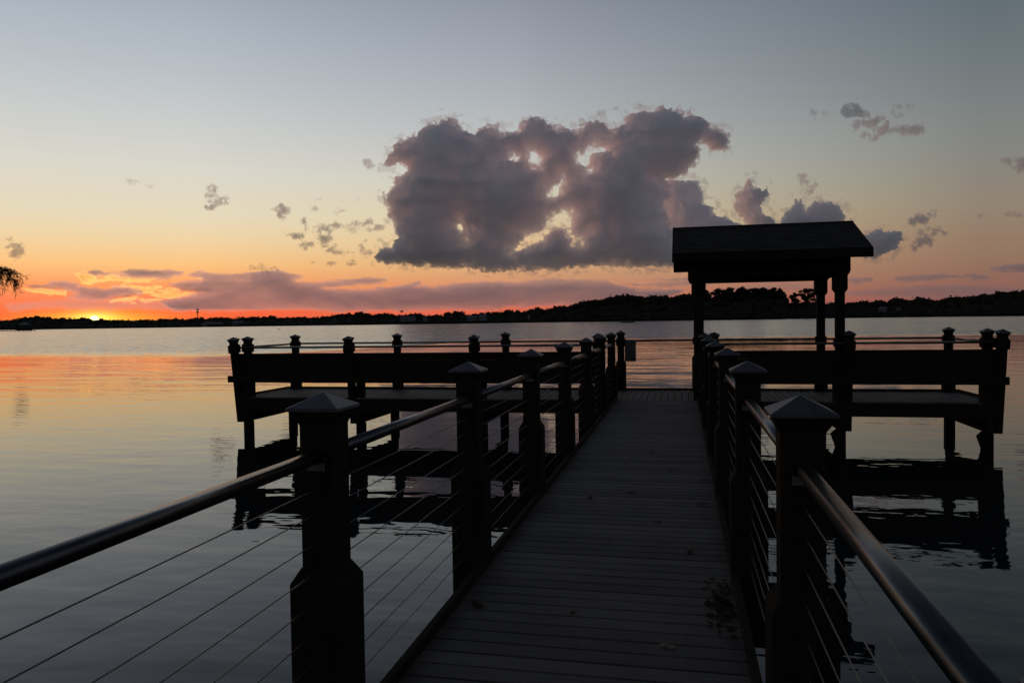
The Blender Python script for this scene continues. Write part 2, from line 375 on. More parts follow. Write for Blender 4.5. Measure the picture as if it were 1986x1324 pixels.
def _ico():
    t_ = (1+5**0.5)/2
    v = np.array([(-1, t_, 0), (1, t_, 0), (-1, -t_, 0), (1, -t_, 0), (0, -1, t_), (0, 1, t_), (0, -1, -t_), (0, 1, -t_), (t_, 0, -1), (t_, 0, 1), (-t_, 0, -1), (-t_, 0, 1)])/math.sqrt(1+t_*t_)
    f = [(0, 11, 5), (0, 5, 1), (0, 1, 7), (0, 7, 10), (0, 10, 11), (1, 5, 9), (5, 11, 4), (11, 10, 2), (10, 7, 6), (7, 1, 8), (3, 9, 4), (3, 4, 2), (3, 2, 6), (3, 6, 8), (3, 8, 9), (4, 9, 5), (2, 4, 11), (6, 2, 10), (8, 6, 7), (9, 8, 1)]
    v = list(map(tuple, v)); cache = {}
    def mid(a, b):
        k = (min(a, b), max(a, b))
        if k not in cache:
            m = np.array(v[a])+np.array(v[b]); v.append(tuple(m/np.linalg.norm(m))); cache[k] = len(v)-1
        return cache[k]
    g = []
    for a, b, c in f:
        x, y, z = mid(a, b), mid(b, c), mid(c, a); g += [(a, x, z), (b, y, x), (c, z, y), (x, y, z)]
    return np.array(v), g
ICO_V, ICO_F = _ico()
class Leafy:
    """crowns: an irregular inner mass and many leaf clumps through its outer shell"""
    def __init__(s): s.V = []; s.F = []; s.n = 0
    def core(s, c, r):
        k = 0.62 + 0.28*rng.random(len(ICO_V)); v = ICO_V*np.array(r)*k[:, None] + np.array(c)
        s.V.append(v); s.F += [tuple(i+s.n for i in f) for f in ICO_F]; s.n += len(v)
    def leaves(s, c, r, n, size):
        d = rng.normal(size=(n, 3)); d /= np.linalg.norm(d, axis=1)[:, None]
        lump = 0.80 + 0.18*np.sin(d[:, 0]*5+c[0])*np.cos(d[:, 2]*6+c[1]) + 0.08*np.sin(d[:, 1]*9+c[0]*2)
        p_ = np.array(c) + d*np.array(r)*(lump*(0.72+0.28*rng.random(n)**0.5))[:, None]
        a = rng.normal(size=(n, 3)); a /= np.linalg.norm(a, axis=1)[:, None]; b = np.cross(a, rng.normal(size=(n, 3))); b /= np.linalg.norm(b, axis=1)[:, None]
        sz = size*(0.5+0.9*rng.random(n))[:, None]; a = a*sz; b = b*sz*0.7
        v = np.stack([p_-a-b*0.3, p_+a*0.2-b, p_+a, p_+b], 1).reshape(-1, 3)
        s.V.append(v); s.F += [(s.n+4*i, s.n+4*i+1, s.n+4*i+2, s.n+4*i+3) for i in range(n)]; s.n += 4*n
    def build(s, name, mat, parent=None):
        m = MB(); m.v = list(map(tuple, np.concatenate(s.V))); m.f = s.F; return m.build(name, mat, parent)

def woods(name, x0, x1, label):
    L = Leafy(); x = x0
    while x < x1:
        w = rng.uniform(5, 13); y = float(np.interp(x, PX, PY)) + rng.uniform(-0.2, 1.2)
        az = math.degrees(math.atan2(*ray(x, y)[:2])); r0 = shore_r(az)
        for row, (dr, drop) in enumerate(((60, 0), (34, 0.35), (16, 0.62), (6, 0.86))):
            D = r0+dr; d = ray(x+rng.uniform(-3, 3)*row, y); top = 1.57 + D*d[2]; g = -0.4 + min(dr, 60)*0.03
            if row: top = g + (top-g)*(1-drop)*rng.uniform(0.8, 1.15)
            top = max(top, g+2.5)
            ry = w*D/FPX*(1.0 if row == 0 else 1.3); rz = max(1.4, min((top-g)*0.55, ry*rng.uniform(0.75, 1.05)))
            cx_, cy_ = d[0]*D, d[1]*D; cz = top-rz
            L.leaves((cx_, cy_, cz), (ry, ry, rz), 46 if row == 0 else 26, 0.95)
            L.core((cx_, cy_, cz-0.12*rz), (ry*1.02, ry*1.02, rz*1.0))
            zz = cz
            while zz > g and row < 3:
                zz -= rz*0.9; L.core((cx_+rng.uniform(-1, 1), cy_+2, zz), (ry*1.25, ry*1.1, rz*1.1))
        x += w*rng.uniform(0.55, 0.9)
    return tag(L.build(name, 'leaf'), label, 'woods', kind='stuff')
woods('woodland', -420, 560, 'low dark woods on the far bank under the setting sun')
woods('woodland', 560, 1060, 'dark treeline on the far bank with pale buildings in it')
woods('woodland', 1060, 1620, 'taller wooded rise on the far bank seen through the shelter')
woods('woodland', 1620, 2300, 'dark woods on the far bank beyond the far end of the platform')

# tall pines standing over the wooded rise
PINES = [(1393, 556.5, 13), (1414, 554.4, 11), (1440, 553, 12), (1464, 556, 10), (1479, 555, 11), (1500, 555.5, 12), (1515, 560, 8), (1541, 566, 8), (1561, 557, 12), (1577, 558, 10), (1369, 560, 9)]
PL = ['tall pine at the near end of the row over the wooded rise', 'round topped pine, second of the row on the rise', 'tallest pine of the row, narrow neck under its crown',
      'slim pine just beyond the tallest of the row', 'middle pine of the row, crown merging with its neighbours', 'broad pine beyond the middle of the row', 'shorter pine at the edge of the gap in the row',
      'small pine standing alone past the gap in the row', 'wide open crowned pine beside the back shelter post', 'pine half hidden behind the back shelter post', 'round dark tree beside the front shelter post']
for (px, py, r_), lb in zip(PINES, PL):
    d = ray(px, py); D = 770; top = 1.57+D*d[2]; R_ = 1.18*r_*D/FPX; x, y = d[0]*D, d[1]*D
    e = empty('pine_tree', (x, y, 0.8), label=lb, cat='tree', group='pines over the wooded rise')
    t_ = MB(); t_.tube([(0, 0, 0), (0.4, 0, top*0.45), (0.1, 0, top-R_*0.7-0.8)], [0.5, 0.42, 0.2], 6)
    for k in range(5):
        a = rng.uniform(0, 6.28); z0 = top-0.8-R_*rng.uniform(0.9, 1.9)
        t_.tube([(0.2, 0, z0), (math.cos(a)*R_*0.7, math.sin(a)*R_*0.7, z0+R_*0.5)], [0.2, 0.08], 5)
    t_.build('trunk', 'bark', e)
    L = Leafy()
    for k in range(22):
        a = rng.uniform(0, 6.28); q = R_*rng.uniform(0.1, 0.85); z0 = top-0.8-R_*rng.uniform(0.34, 1.9)
        if k == 0: q = 0; z0 = top-0.8-R_*0.36
        cr = R_*rng.uniform(0.30, 0.46)
        L.leaves((math.cos(a)*q, math.sin(a)*q, z0), (cr, cr, cr*0.72), 60, 0.55); L.core((math.cos(a)*q, math.sin(a)*q, z0), (cr*0.8, cr*0.8, cr*0.5))
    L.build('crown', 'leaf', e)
# umbrella-shaped pine over the centre treeline
d = ray(779, 602.3); D = 800; x, y = d[0]*D, d[1]*D; top = 1.57+D*d[2]
e = empty('pine_tree', (x, y, 0.5), label='small flat topped pine standing clear of the treeline above the buildings', cat='tree')
MB().tube([(0, 0, 0), (0, 0, top-1)], [0.3, 0.15], 6).build('trunk', 'bark', e)
L = Leafy(); L.leaves((0, 0, top-1.2), (2.6, 2.2, 0.8), 90, 0.5); L.core((0, 0, top-1.2), (2.0, 2, 0.5)); L.build('crown', 'leaf', e)

# ------------------------------------------------------------ buildings, tower, dock, boat and buoys on the far side
def building(px0, px1, ytop, label, dr=4, floors=3, roof='flat', z0=-0.2, depth=10):
    xm = (px0+px1)/2; d = ray(xm, ytop); az = math.degrees(math.atan2(d[0], d[1])); D = shore_r(az)+dr
    h = 1.57+D*d[2]-z0; w = (px1-px0)/FPX*D/abs(1.0)
    e = empty('lakeside_building', (d[0]*D, d[1]*D, z0), label=label, cat='building', group='pale buildings on the far bank'); e.rotation_euler = (0, 0, -rad(az))
    wall_h = h*(0.74 if roof == 'gable' else 0.93)
    MB().box(-w/2, w/2, 0, depth, 0, wall_h).build('wall', 'wall', e)
    if roof == 'gable':
        r = MB(); o = 0.5
        r.add([(-w/2-o, -o, wall_h+0.01), (w/2+o, -o, wall_h+0.01), (w/2+o, depth+o, wall_h+0.01), (-w/2-o, depth+o, wall_h+0.01), (-w/2+w*0.12, depth/2, h), (w/2-w*0.12, depth/2, h)],
              [(3, 2, 1, 0), (0, 1, 5, 4), (2, 3, 4, 5), (1, 2, 5), (3, 0, 4)]); r.build('roof', 'greyroof', e)
    else: MB().box(-w/2-0.3, w/2+0.3, -0.3, depth+0.3, wall_h+0.01, h).build('roof', 'greyroof', e)
    n = max(2, int(w/3.2)); fh = wall_h/floors
    for k in range(floors):
        for j in range(n):
            xx = -w/2 + (j+0.5)*w/n
            MB().box(xx-w/n*0.27, xx+w/n*0.27, -0.06, 0.05, k*fh+fh*0.25, k*fh+fh*0.8).build('window', 'glass', e)
    return e
building(776, 790, 611.5, 'narrow pale block of flats in the far treeline below the flat topped pine')
building(791, 806, 613, 'wider pale block of flats beside the flat topped pine')
building(821, 829, 613, 'small pale villa standing alone between the two blocks of flats and the long house')
building(905, 926, 612, 'long pale lakeside house with a low grey roof', floors=2, roof='gable')
building(928, 944, 609.5, 'pale lakeside house on a slight rise among dark crowns', floors=2, roof='gable')
building(395, 431, 624.5, 'long low boathouse on the far bank under the radio tower', floors=1, roof='gable', dr=2)
building(452, 473, 622.5, 'low pale house near the water, nearest to the pier end', floors=1, roof='gable', dr=2)
building(1024, 1028, 612, 'tiny pale hut at the foot of the wooded rise', floors=1, roof='gable')
building(1706, 1718, 594, 'tall pale house in the woods beyond the right part of the platform', floors=3, roof='gable', dr=20)
building(1739, 1748, 597, 'smaller pale house in the woods to the far side of the tall one', floors=2, roof='gable', dr=20)

d = ray(383, 599.5); D = 1060; h = 1.57+D*d[2]
e = empty('radio_tower', (d[0]*D, d[1]*D, 0.5), label='slim lattice radio tower rising above the far treeline', cat='tower')
t_ = MB()
for a in range(3):
    ca_, sa_ = math.cos(a*2.094), math.sin(a*2.094); t_.tube([(0.75*ca_, 0.75*sa_, 0), (0.5*ca_, 0.5*sa_, h-0.7)], 0.16, 5)
for k in range(16):
    z = k*(h-1)/16; a = k*2.094
    for j in range(3): t_.tube([(0.65*math.cos(a+j*2.094), 0.65*math.sin(a+j*2.094), z), (0.65*math.cos(a+(j+1)*2.094), 0.65*math.sin(a+(j+1)*2.094), z+1.2)], 0.09, 4)
t_.build('mast', 'steel', e)
for q in (0.0, 3.4):
    a_ = MB()
    for k in range(8): a_.box(1.5*math.cos(k*0.785)-0.18, 1.5*math.cos(k*0.785)+0.18, 1.5*math.sin(k*0.785)-0.18, 1.5*math.sin(k*0.785)+0.18, h-1.6-q, h-0.1-q)
    a_.box(-1.5, 1.5, -1.5, 1.5, h-1.0-q, h-0.85-q); a_.build('antenna', 'steel', e)

d0, d1 = ray(-20, 641.8), ray(70, 641.2); D = 560
e = empty('boat_dock', (d0[0]*D, d0[1]*D, WZ), label='long low boat dock with a small roofed boathouse far out on the left', cat='dock')
ax, ay = (d1-d0)[0]*D, (d1-d0)[1]*D; LN = math.hypot(ax, ay); e.rotation_euler = (0, 0, math.atan2(ay, ax))
MB().box(0, LN, -0.8, 0.8, 0.42, 0.72).build('deck', 'beam', e)
for k in range(12): MB().tube([(k*LN/11.5+0.5, -0.7, -1), (k*LN/11.5+0.5, -0.7, 0.9)], 0.16, 6).build('pile', 'beam', e)
hx = LN*0.74
MB().box(hx-4.2, hx+4.2, 1, 5, 0.5, 1.3).build('boat_lift', 'beam', e)
r = MB(); r.add([(hx-3.6, 0, 4.2), (hx+3.6, 0, 4.2), (hx+3.6, 6, 4.2), (hx-3.6, 6, 4.2), (hx-1.2, 3, 5.6), (hx+1.2, 3, 5.6)], [(3, 2, 1, 0), (0, 1, 5, 4), (2, 3, 4, 5), (1, 2, 5), (3, 0, 4)])
r.build('roof', 'wall', e)
for a, b in ((-3.2, 0.4), (3.2, 0.4), (3.2, 5.6), (-3.2, 5.6)): MB().tube([(hx+a, b, -1), (hx+a, b, 4.2)], 0.12, 6).build('post', 'beam', e)

d = ray(1217, 626.3); D = 440
e = empty('pontoon_boat', (d[0]*D, d[1]*D, WZ), label='small dark motor boat lying on the water before the wooded rise', cat='boat')
h_ = MB(); h_.add([(-3.4, -1, 0.1), (2.6, -1, 0.1), (3.7, 0, 0.2), (2.6, 1, 0.1), (-3.4, 1, 0.1), (-3.5, -1.2, 0.75), (2.9, -1.2, 0.8), (4.1, 0, 0.95), (2.9, 1.2, 0.8), (-3.5, 1.2, 0.75)],
     [(4, 3, 2, 1, 0), (5, 6, 7, 8, 9), (0, 1, 6, 5), (1, 2, 7, 6), (2, 3, 8, 7), (3, 4, 9, 8), (4, 0, 5, 9)]); h_.build('hull', 'hull', e)
MB().box(-0.9, 0.1, -0.45, 0.45, 0.75, 1.5).build('console', 'hull', e)
MB().box(-0.35, -0.3, -0.4, 0.4, 1.5, 1.85).build('windscreen', 'glass', e)
MB().box(-2.3, -1.6, -0.8, 0.8, 0.75, 1.25).build('seat', 'hull', e)
MB().box(-3.9, -3.5, -0.2, 0.2, 0.1, 1.35).build('outboard_motor', 'hull', e)
for k, (px, py) in enumerate([(1130, 626.6), (1148, 626.2), (1170, 627), (541, 631)]):
    d = ray(px, py); D = 330; z = WZ
    e = empty('mooring_buoy', (d[0]*D, d[1]*D, z), label=['tiny dark buoy, the one furthest from the motor boat in its row of three', 'tiny dark buoy in the middle of the row by the boat', 'tiny dark buoy closest to the motor boat',
              'lone tiny buoy off the far bank above the left platform'][k], cat='buoy', group='mooring buoys')
    MB().tube([(0, 0, -0.1), (0, 0, 0.18), (0, 0, 0.34)], [0.34, 0.34, 0.1], 8).build('float', 'hull', e); MB().tube([(0, 0, 0.3), (0, 0, 0.6)], 0.04, 5).build('pole', 'hull', e)

# ------------------------------------------------------------ bald cypress at the water's edge, one branch reaching into view
d = ray(-360, 640); TX, TY = d[0]*12.5, d[1]*12.5
e = empty('cypress_tree', (TX, TY, WZ-0.4), label='leafy cypress whose drooping branch tip hangs in at the left edge', cat='tree')
t_ = MB(); t_.tube([(0, 0, 0), (0, 0, 0.5), (0.05, 0, 1.4), (0.1, 0.1, 2.6), (0, 0.15, 4), (0.1, 0.1, 5.2)], [0.65, 0.45, 0.3, 0.24, 0.15, 0.03], 10); t_.build('trunk', 'bark', e)
tipw = ray(2, 530); tip = Vector((tipw[0]*11.4, tipw[1]*11.4, 1.57+11.4*tipw[2])) - Vector((TX, TY, WZ-0.4))
def sprays(branches, seed):
    r2 = np.random.default_rng(seed); m = MB()
    for pts, drop, n in branches:
        for i in range(n):
            t_ = r2.uniform(0.15, 1)**0.8*(len(pts)-1); k = min(int(t_), len(pts)-2); p_ = Vector(pts[k]).lerp(Vector(pts[k+1]), t_-k)
            a = r2.uniform(0, 6.28); o = Vector((math.cos(a), math.sin(a), 0))*r2.uniform(0.04, 0.20); L_ = drop*r2.uniform(0.35, 1.1)
            q = [p_, p_+o*0.6+Vector((0, 0, 0.02)), p_+o+Vector((0, 0, -L_*0.45)), p_+o*1.15+Vector((0, 0, -L_))]
            m.tube(q, [0.0035, 0.003, 0.0025, 0.001], 3, False)
            for j in range(15):
                u = r2.uniform(0.1, 1)*3; kk = min(int(u), 2); b_ = q[kk].lerp(q[kk+1], u-kk)
                dd = Vector((r2.normal(), r2.normal(), r2.normal()-0.9)).normalized()*r2.uniform(0.035, 0.085); s_ = dd.cross(Vector((r2.normal(), r2.normal(), r2.normal()))).normalized()*0.0036
                m.add([b_-s_, b_+s_, b_+dd], [(0, 1, 2)])
    return m
br = []; bw = MB()
main = [(0.1, 0, 2.2), Vector(tip)*0.5+Vector((0, 0, 0.8)), Vector(tip)*0.85+Vector((0, 0, 0.38)), tuple(tip)]
main[0] = (0.1, 0, tip.z+0.1); main[1] = Vector((tip.x*0.5, tip.y*0.5, tip.z+0.35)); main[2] = Vector((tip.x*0.90, tip.y*0.92, tip.z+0.07))
bw.tube(main, [0.05, 0.03, 0.014, 0.004], 6); br.append((main, 0.27, 100))
sub = tip.copy(); s2 = [main[2], Vector((sub.x*1.0, sub.y*1.0, sub.z+0.06)), Vector((sub.x*1.04, sub.y*1.04, sub.z+0.02)), Vector((sub.x*1.075, sub.y*1.075, sub.z-0.12))]
bw.tube(s2, [0.006, 0.005, 0.003, 0.002], 5); br.append((s2, 0.13, 46))
r3 = np.random.default_rng(5)
for k in range(22):
    z = 2.6+2.6*k/22; a = r3.uniform(0, 6.28) if k else 2; L_ = (6.0-z)*0.5+0.4
    if math.cos(a)*tip.x+math.sin(a)*tip.y > 0: a += math.pi
    pts = [(0.05, 0.1, z), (math.cos(a)*L_*0.5, math.sin(a)*L_*0.5, z+0.2), (math.cos(a)*L_, math.sin(a)*L_, z-0.15)]
    bw.tube(pts, [0.05, 0.03, 0.008], 5); br.append((pts, 0.45, 36))
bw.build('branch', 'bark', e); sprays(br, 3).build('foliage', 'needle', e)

# ------------------------------------------------------------ the pier: measures taken with the deck top at z = 0
XL, XR, Y0, SP = -1.325, 0.383, 2.684, 2.056
YN, YF, YE = 14.92, 17.02, 15.02            # platform front edge, back edge, row of posts on the front edge
PLX, PRX = -9.30, 5.45                      # platform ends
wk = empty('pier_walkway', (0, 0, 0), label='long straight walkway of grey boards running out to the platform', cat='pier')
b = MB(); y = -6.5; rr = np.random.default_rng(2)
while y < YN-0.01:
    dz_ = rr.uniform(-0.0006, 0.0006); e_ = rr.uniform(-0.004, 0.004)
    b.box(-1.248+e_*0.3, 0.316+e_*0.3, y, min(y+0.1215, YN-0.006), -0.026+dz_, 0.0+dz_); y += 0.133
b.build('deck_boards', 'deck', wk, bevel=0.003)
b = MB(); y = -0.5
while y < YN-0.1:
    for x0 in (-0.93, -0.47, -0.01):
        for q in (0.028, 0.094):
            b.loft([(0.0045, 0.0004), (0.0035, 0.0022)], 0.0015, x0+rr.uniform(-.006, .006), y+q+rr.uniform(-.004, .004))
    y += 0.133
b.build('screw_heads', 'steel', wk)
for x0 in (-1.25, 0.28):
    b = MB(); y = -6.5
    while y < YN:
        b.box(x0, x0+0.038, y, min(y+3.05, YN)-0.004, 0.004, 0.062); y += 3.05
    b.build('curb', 'beam', wk, bevel=0.004)
for x0 in (-1.235, -0.95, -0.49, -0.03, 0.265): MB().box(x0, x0+0.04, -6.5, YN-0.02, -0.27, -0.03).build('joist', 'beam', wk)
for k in range(-3, 7):
    yy = Y0+k*SP
    if k % 2 == 0 or k == 6: MB().box(-1.42, 0.48, yy-0.33, yy-0.14, -0.50, -0.275).build('cross_beam', 'beam', wk)
    if k % 2 == 0 or k == 6:
        for x0 in (-1.22, 0.28): MB().tube([(x0, yy-0.235, -1.9), (x0, yy-0.235, -0.5)], 0.10, 12).build('pile', 'post', wk, True)

pf = empty('pier_platform', (0, 0, 0), label='wide cross platform of grey boards at the end of the walkway', cat='pier')
b = MB(); x = PLX
while x < PRX-0.02:
    dz_ = rr.uniform(-0.0012, 0.0012); b.box(x, min(x+0.122, PRX), YN, YF, -0.026+dz_, 0.0+dz_); x += 0.133
b.build('deck_boards', 'deck2', pf, bevel=0.003)
MB().box(PLX, -1.46, YN-0.05, YN-0.008, -0.265, -0.028).build('fascia', 'beam', pf)
MB().box(0.50, PRX, YN-0.05, YN-0.008, -0.265, -0.028).build('fascia', 'beam', pf)
MB().box(PLX, PRX, YF-0.05, YF-0.01, -0.265, -0.03).build('fascia', 'beam', pf)
MB().box(PLX+0.005, PLX+0.04, YN-0.006, YF-0.052, -0.262, -0.03).build('fascia', 'beam', pf); MB().box(PRX-0.04, PRX-0.005, YN-0.006, YF-0.052, -0.262, -0.03).build('fascia', 'beam', pf)
MB().box(PLX, PRX, YF-0.09, YF-0.05, 0.005, 0.055).build('toe_board', 'beam', pf, bevel=0.004)
for x0 in (PLX, PRX-0.04): MB().box(x0, x0+0.04, YN+0.2, YF-0.095, 0.005, 0.055).build('toe_board', 'beam', pf, bevel=0.004)
for yy in (15.4, 15.95, 16.5): MB().box(PLX+0.05, PRX-0.05, yy, yy+0.04, -0.26, -0.03).build('joist', 'beam', pf)
LP = [-9.18, -6.57, -3.93, -1.33]; RP = [0.39, 2.84, 5.27]
for i, x0 in enumerate(LP+RP):
    w = 0.06
    MB().box(x0-w, x0+w, YN-0.06 if x0 not in (-1.33, 0.39) else YN+0.04, YF+0.02, -0.52, -0.272).build('cross_beam', 'beam', pf, bevel=0.004)
    for yy in (YE, 16.965): MB().loft([(0.085, -2.0), (0.085, -0.523)], 0.015, x0, yy).build('pile', 'post', pf)
    if x0 > 1:
        g = MB(); pts = [(x0-0.086, -0.52), (x0-0.17, -0.60), (x0-0.086, -0.84)]
        g.add([(a, YE-0.03, z) for a, z in pts]+[(a, YE+0.03, z) for a, z in pts], [(0, 1, 2), (5, 4, 3), (0, 3, 4, 1), (1, 4, 5, 2), (2, 5, 3, 0)]); g.build('brace', 'beam', pf)

# ---- posts
CAPZ = 1.309
def post_parts(e, sleeve=True, bottom=-0.36, collar=False, cap=True):
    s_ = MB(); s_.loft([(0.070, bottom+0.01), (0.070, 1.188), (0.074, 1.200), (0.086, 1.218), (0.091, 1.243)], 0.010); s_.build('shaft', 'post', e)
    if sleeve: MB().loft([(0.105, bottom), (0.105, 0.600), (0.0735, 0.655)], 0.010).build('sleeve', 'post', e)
    if collar: MB().loft([(0.094, 0.97), (0.098, 0.985), (0.098, 1.115), (0.090, 1.135), (0.073, 1.15)], 0.012).build('collar', 'post', e)
    if cap:
        c_ = MB(); c_.loft([(0.098, 1.2435), (0.103, 1.2460), (0.103, 1.2560), (0.100, 1.2590), (0.003, CAPZ)], 0.004); c_.build('cap', 'cap', e)
proto = empty('railing_post', (XL, Y0, 0)); post_parts(proto)
for side, x0, cat_l in (('water side towards the sunset', XL, 'left'), ('side under the shelter', XR, 'right')):
    for k in range(-1, 7):
        o = proto if (x0 == XL and k == -1) else copy_tree(proto)
        o.location = (x0, Y0+k*SP, 0); jr = np.random.default_rng(300+k+(50 if x0 > 0 else 0)); o.rotation_euler = (rad(jr.uniform(-.35, .35)), rad(jr.uniform(-.35, .35)), rad(jr.uniform(-1.2, 1.2)))
        if k == -1: lb = 'square walkway post just out of view on the %s, before the first seen one' % cat_l
        elif k == 6: lb = 'square capped post where the %s railing of the walkway meets the platform' % cat_l
        else: lb = '%s square capped post from the camera in the %s walkway railing' % (ORD[k], cat_l)
        if k == 0: lb = 'large nearest square post with a pyramid cap in the %s walkway railing' % cat_l
        tag(o, lb, 'post', 'capped posts along the walkway railings')

# ---- platform posts
pp = empty('railing_post', (0, 0, 0)); post_parts(pp, True, -0.02, True)
spots = [(-9.165, YE, 'upright capped post at the near outer corner of the left platform, beside the leaning one'),
         (-9.08, 16.965, 'capped post at the far outer corner of the left platform'), (-6.48, 16.965, 'second capped post from the left in the far railing of the platform'),
         (-3.88, 16.965, 'third capped post from the left in the far railing of the platform'), (-1.29, 16.965, 'capped post holding the square board at the open middle of the platform'),
         (5.27, YE, 'upright capped post at the near outer corner of the right platform'), (5.25, 16.965, 'capped post at the far outer corner of the right platform')]
for i, (x0, y0, lb) in enumerate(spots):
    o = pp if i == 0 else copy_tree(pp)
    o.location = (x0, y0, 0); tag(o, lb, 'post', 'upright posts of the platform railing')
# leaning posts that carry the bench backs
lean = empty('leaning_post', (0, 0, 0))
MB().loft([(0.070, -0.54), (0.070, 1.188), (0.074, 1.200), (0.086, 1.218), (0.091, 1.243)], 0.010).build('shaft', 'post', lean)
MB().loft([(0.094, 0.97), (0.098, 0.985), (0.098, 1.115), (0.090, 1.135), (0.073, 1.15)], 0.012).build('collar', 'post', lean)
MB().loft([(0.098, 1.2435), (0.103, 1.2460), (0.103, 1.2560), (0.100, 1.2590), (0.003, CAPZ)], 0.004).build('cap', 'cap', lean)
LEAN = math.atan2(0.25, 1.84)
lps = [(-9.36, 'outermost leaning post of the left bench, standing clear at the platform corner'), (-6.72, 'leaning capped post between the corner and the middle of the left bench'),
       (-4.03, 'leaning capped post just beside the middle of the left bench back'), (-1.56, 'leaning capped post ending the left bench beside the walkway'),
       (0.60, 'leaning capped post ending the right bench beside the walkway'), (2.955, 'leaning capped post of the right bench beside the front shelter post'), (5.43, 'outermost leaning post of the right bench')]
for i, (x0, lb) in enumerate(lps):
    o = lean if i == 0 else copy_tree(lean)
    o.location = (x0, 14.952, 0.0); o.rotation_euler = (LEAN, 0, 0); tag(o, lb, 'post', 'leaning posts behind the benches')

# ---- benches: boarded backs that lean out over the water, seats, long ledger under the back
def bench(x0, x1, led0, led1, label, seed):
    r2 = np.random.default_rng(seed)
    e = empty('bench', ((x0+x1)/2, 15.05, 0), label=label, cat='bench', group='long benches on the platform'); X0, X1 = x0-(x0+x1)/2, x1-(x0+x1)/2
    pv = empty  # noqa
    bk_ = MB(); n = 4; z0 = 0.338; hh = 0.151
    for k in range(n):
        cuts = [X0]+sorted(r2.uniform(X0+0.8, X1-0.8, size=3 if X1-X0 > 6 else 2))+[X1]
        for a, c in zip(cuts[:-1], cuts[1:]):
            dy_ = r2.uniform(-0.002, 0.002)
            q = []
            for (yy, zz) in ((0.0, z0+k*(hh+0.002)), (0.035, z0+k*(hh+0.002)), (0.035, z0+k*(hh+0.002)+hh), (0.0, z0+k*(hh+0.002)+hh)):
                Yc_ = (14.952-15.05)+0.074+yy+dy_; q.append((Yc_*math.cos(LEAN)-zz*math.sin(LEAN), zz*math.cos(LEAN)))
            bk_.add([(a+0.0006, u, w) for u, w in q]+[(c-0.0006, u, w) for u, w in q], [(0, 1, 2, 3), (7, 6, 5, 4), (0, 4, 5, 1), (1, 5, 6, 2), (2, 6, 7, 3), (3, 7, 4, 0)])
    bk_.build('backrest', 'beam', e)
    st = MB()
    for k in range(4): st.box(X0, X1, 0.01+k*0.125, 0.125+k*0.125, 0.425, 0.462)
    st.build('seat', 'beam', e, bevel=0.004)
    ym = 14.952-15.05-0.4*math.sin(LEAN)-0.075
    MB().box(led0-(x0+x1)/2, led1-(x0+x1)/2, ym-0.045, ym, 0.325, 0.465).build('seat_ledger', 'beam', e, bevel=0.004)
    for xx in np.linspace(X0+0.3, X1-0.3, 4 if X1-X0 > 6 else 3): MB().box(xx-0.02, xx+0.02, 0.0, 0.45, 0.33, 0.422).build('seat_support', 'beam', e)
bench(-9.41, -1.50, -9.52, -1.50, 'long bench on the left platform, its boarded back leaning out towards the camera', 4)
bench(0.54, 5.47, 0.54, 5.54, 'shorter bench on the right platform beside the shelter, boarded back leaning out', 9)
# square support posts under the bench backs
sp0 = empty('support_post', (0, 0, 0)); MB().loft([(0.075, 0.002), (0.075, 0.325)], 0.01).build('shaft', 'post', sp0)
for i, (x0, lb) in enumerate([(-6.57, 'short square post below the left bench near its outer end'), (-3.93, 'short square post below the left bench near the walkway'),]):
    o = sp0 if i == 0 else copy_tree(sp0)
    o.location = (x0, YE+0.02, 0); tag(o, lb, 'post', 'short posts under the left bench')

# ---- handrails and steel cables
RAILP = [(0.0, 0.0275), (0.012, 0.0270), (0.021, 0.0245), (0.0268, 0.0180), (0.029, 0.0090), (0.0285, 0.0), (0.026, -0.0060), (0.023, -0.0085), (0.020, -0.0090), (0.020, -0.0200), (-0.020, -0.0200), (-0.020, -0.0090), (-0.023, -0.0085), (-0.026, -0.0060), (-0.0285, 0.0), (-0.029, 0.0090), (-0.0268, 0.0180), (-0.021, 0.0245), (-0.012, 0.0270)]
CZ = [0.955, 0.865, 0.757, 0.649, 0.541, 0.433, 0.325, 0.217, 0.109]
bay = empty('cable_railing', (XL, Y0, 0))
rm = MB(); rm.tube([(0, 0.068, 1.073), (0, SP*0.5, 1.0725), (0, SP-0.068, 1.073)], 0, prof=[(u*0.9, w*0.92) for u, w in RAILP]); ro = rm.build('handrail', 'rail', bay, True)
for yy in (0.0705, SP-0.0705-0.008):
    MB().box(-0.036, 0.036, yy, yy+0.008, 1.022, 1.0540).build('bracket', 'steel', bay, bevel=0.002)
for z in CZ:
    MB().tube([(0, 0.066, z), (0, SP*0.5, z-0.0025), (0, SP-0.066, z)], 0.0022, 6).build('cable', 'steel', bay, True)
first = True
for x0, nm in ((XL, 'left'), (XR, 'right')):
    for k in range(-1, 6):
        o = bay if first else copy_tree(bay); first = False
        o.location = (x0, Y0+k*SP, 0)
        lb = ('nearest stretch of %s handrail and cables, running out of view' % nm) if k == -1 else \
             ('%s full stretch of handrail with steel cables along the %s of the walkway' % (ORD[k], nm)) if k < 5 else ('last stretch of handrail and cables before the platform on the %s' % nm)
        tag(o, lb, 'railing', 'cable railing along the walkway')
def rail(pts, label):
    x0, y0, z0 = pts[0]; m = MB(); m.tube([(a-x0, b_-y0, c_-z0) for a, b_, c_ in pts], 0, prof=[(u*0.9, w*0.9) for u, w in RAILP])
    tag(m.build('handrail', 'rail', None, True), label, 'handrail', 'metal handrails round the platform').location = (x0, y0, z0)
yl = 14.952-1.06*math.tan(LEAN)
rail([(-9.36, yl, 1.065), (-1.56, yl, 1.065)], 'near handrail above the back of the left bench')
rail([(0.60, yl, 1.065), (5.43, yl, 1.065)], 'near handrail above the back of the right bench')
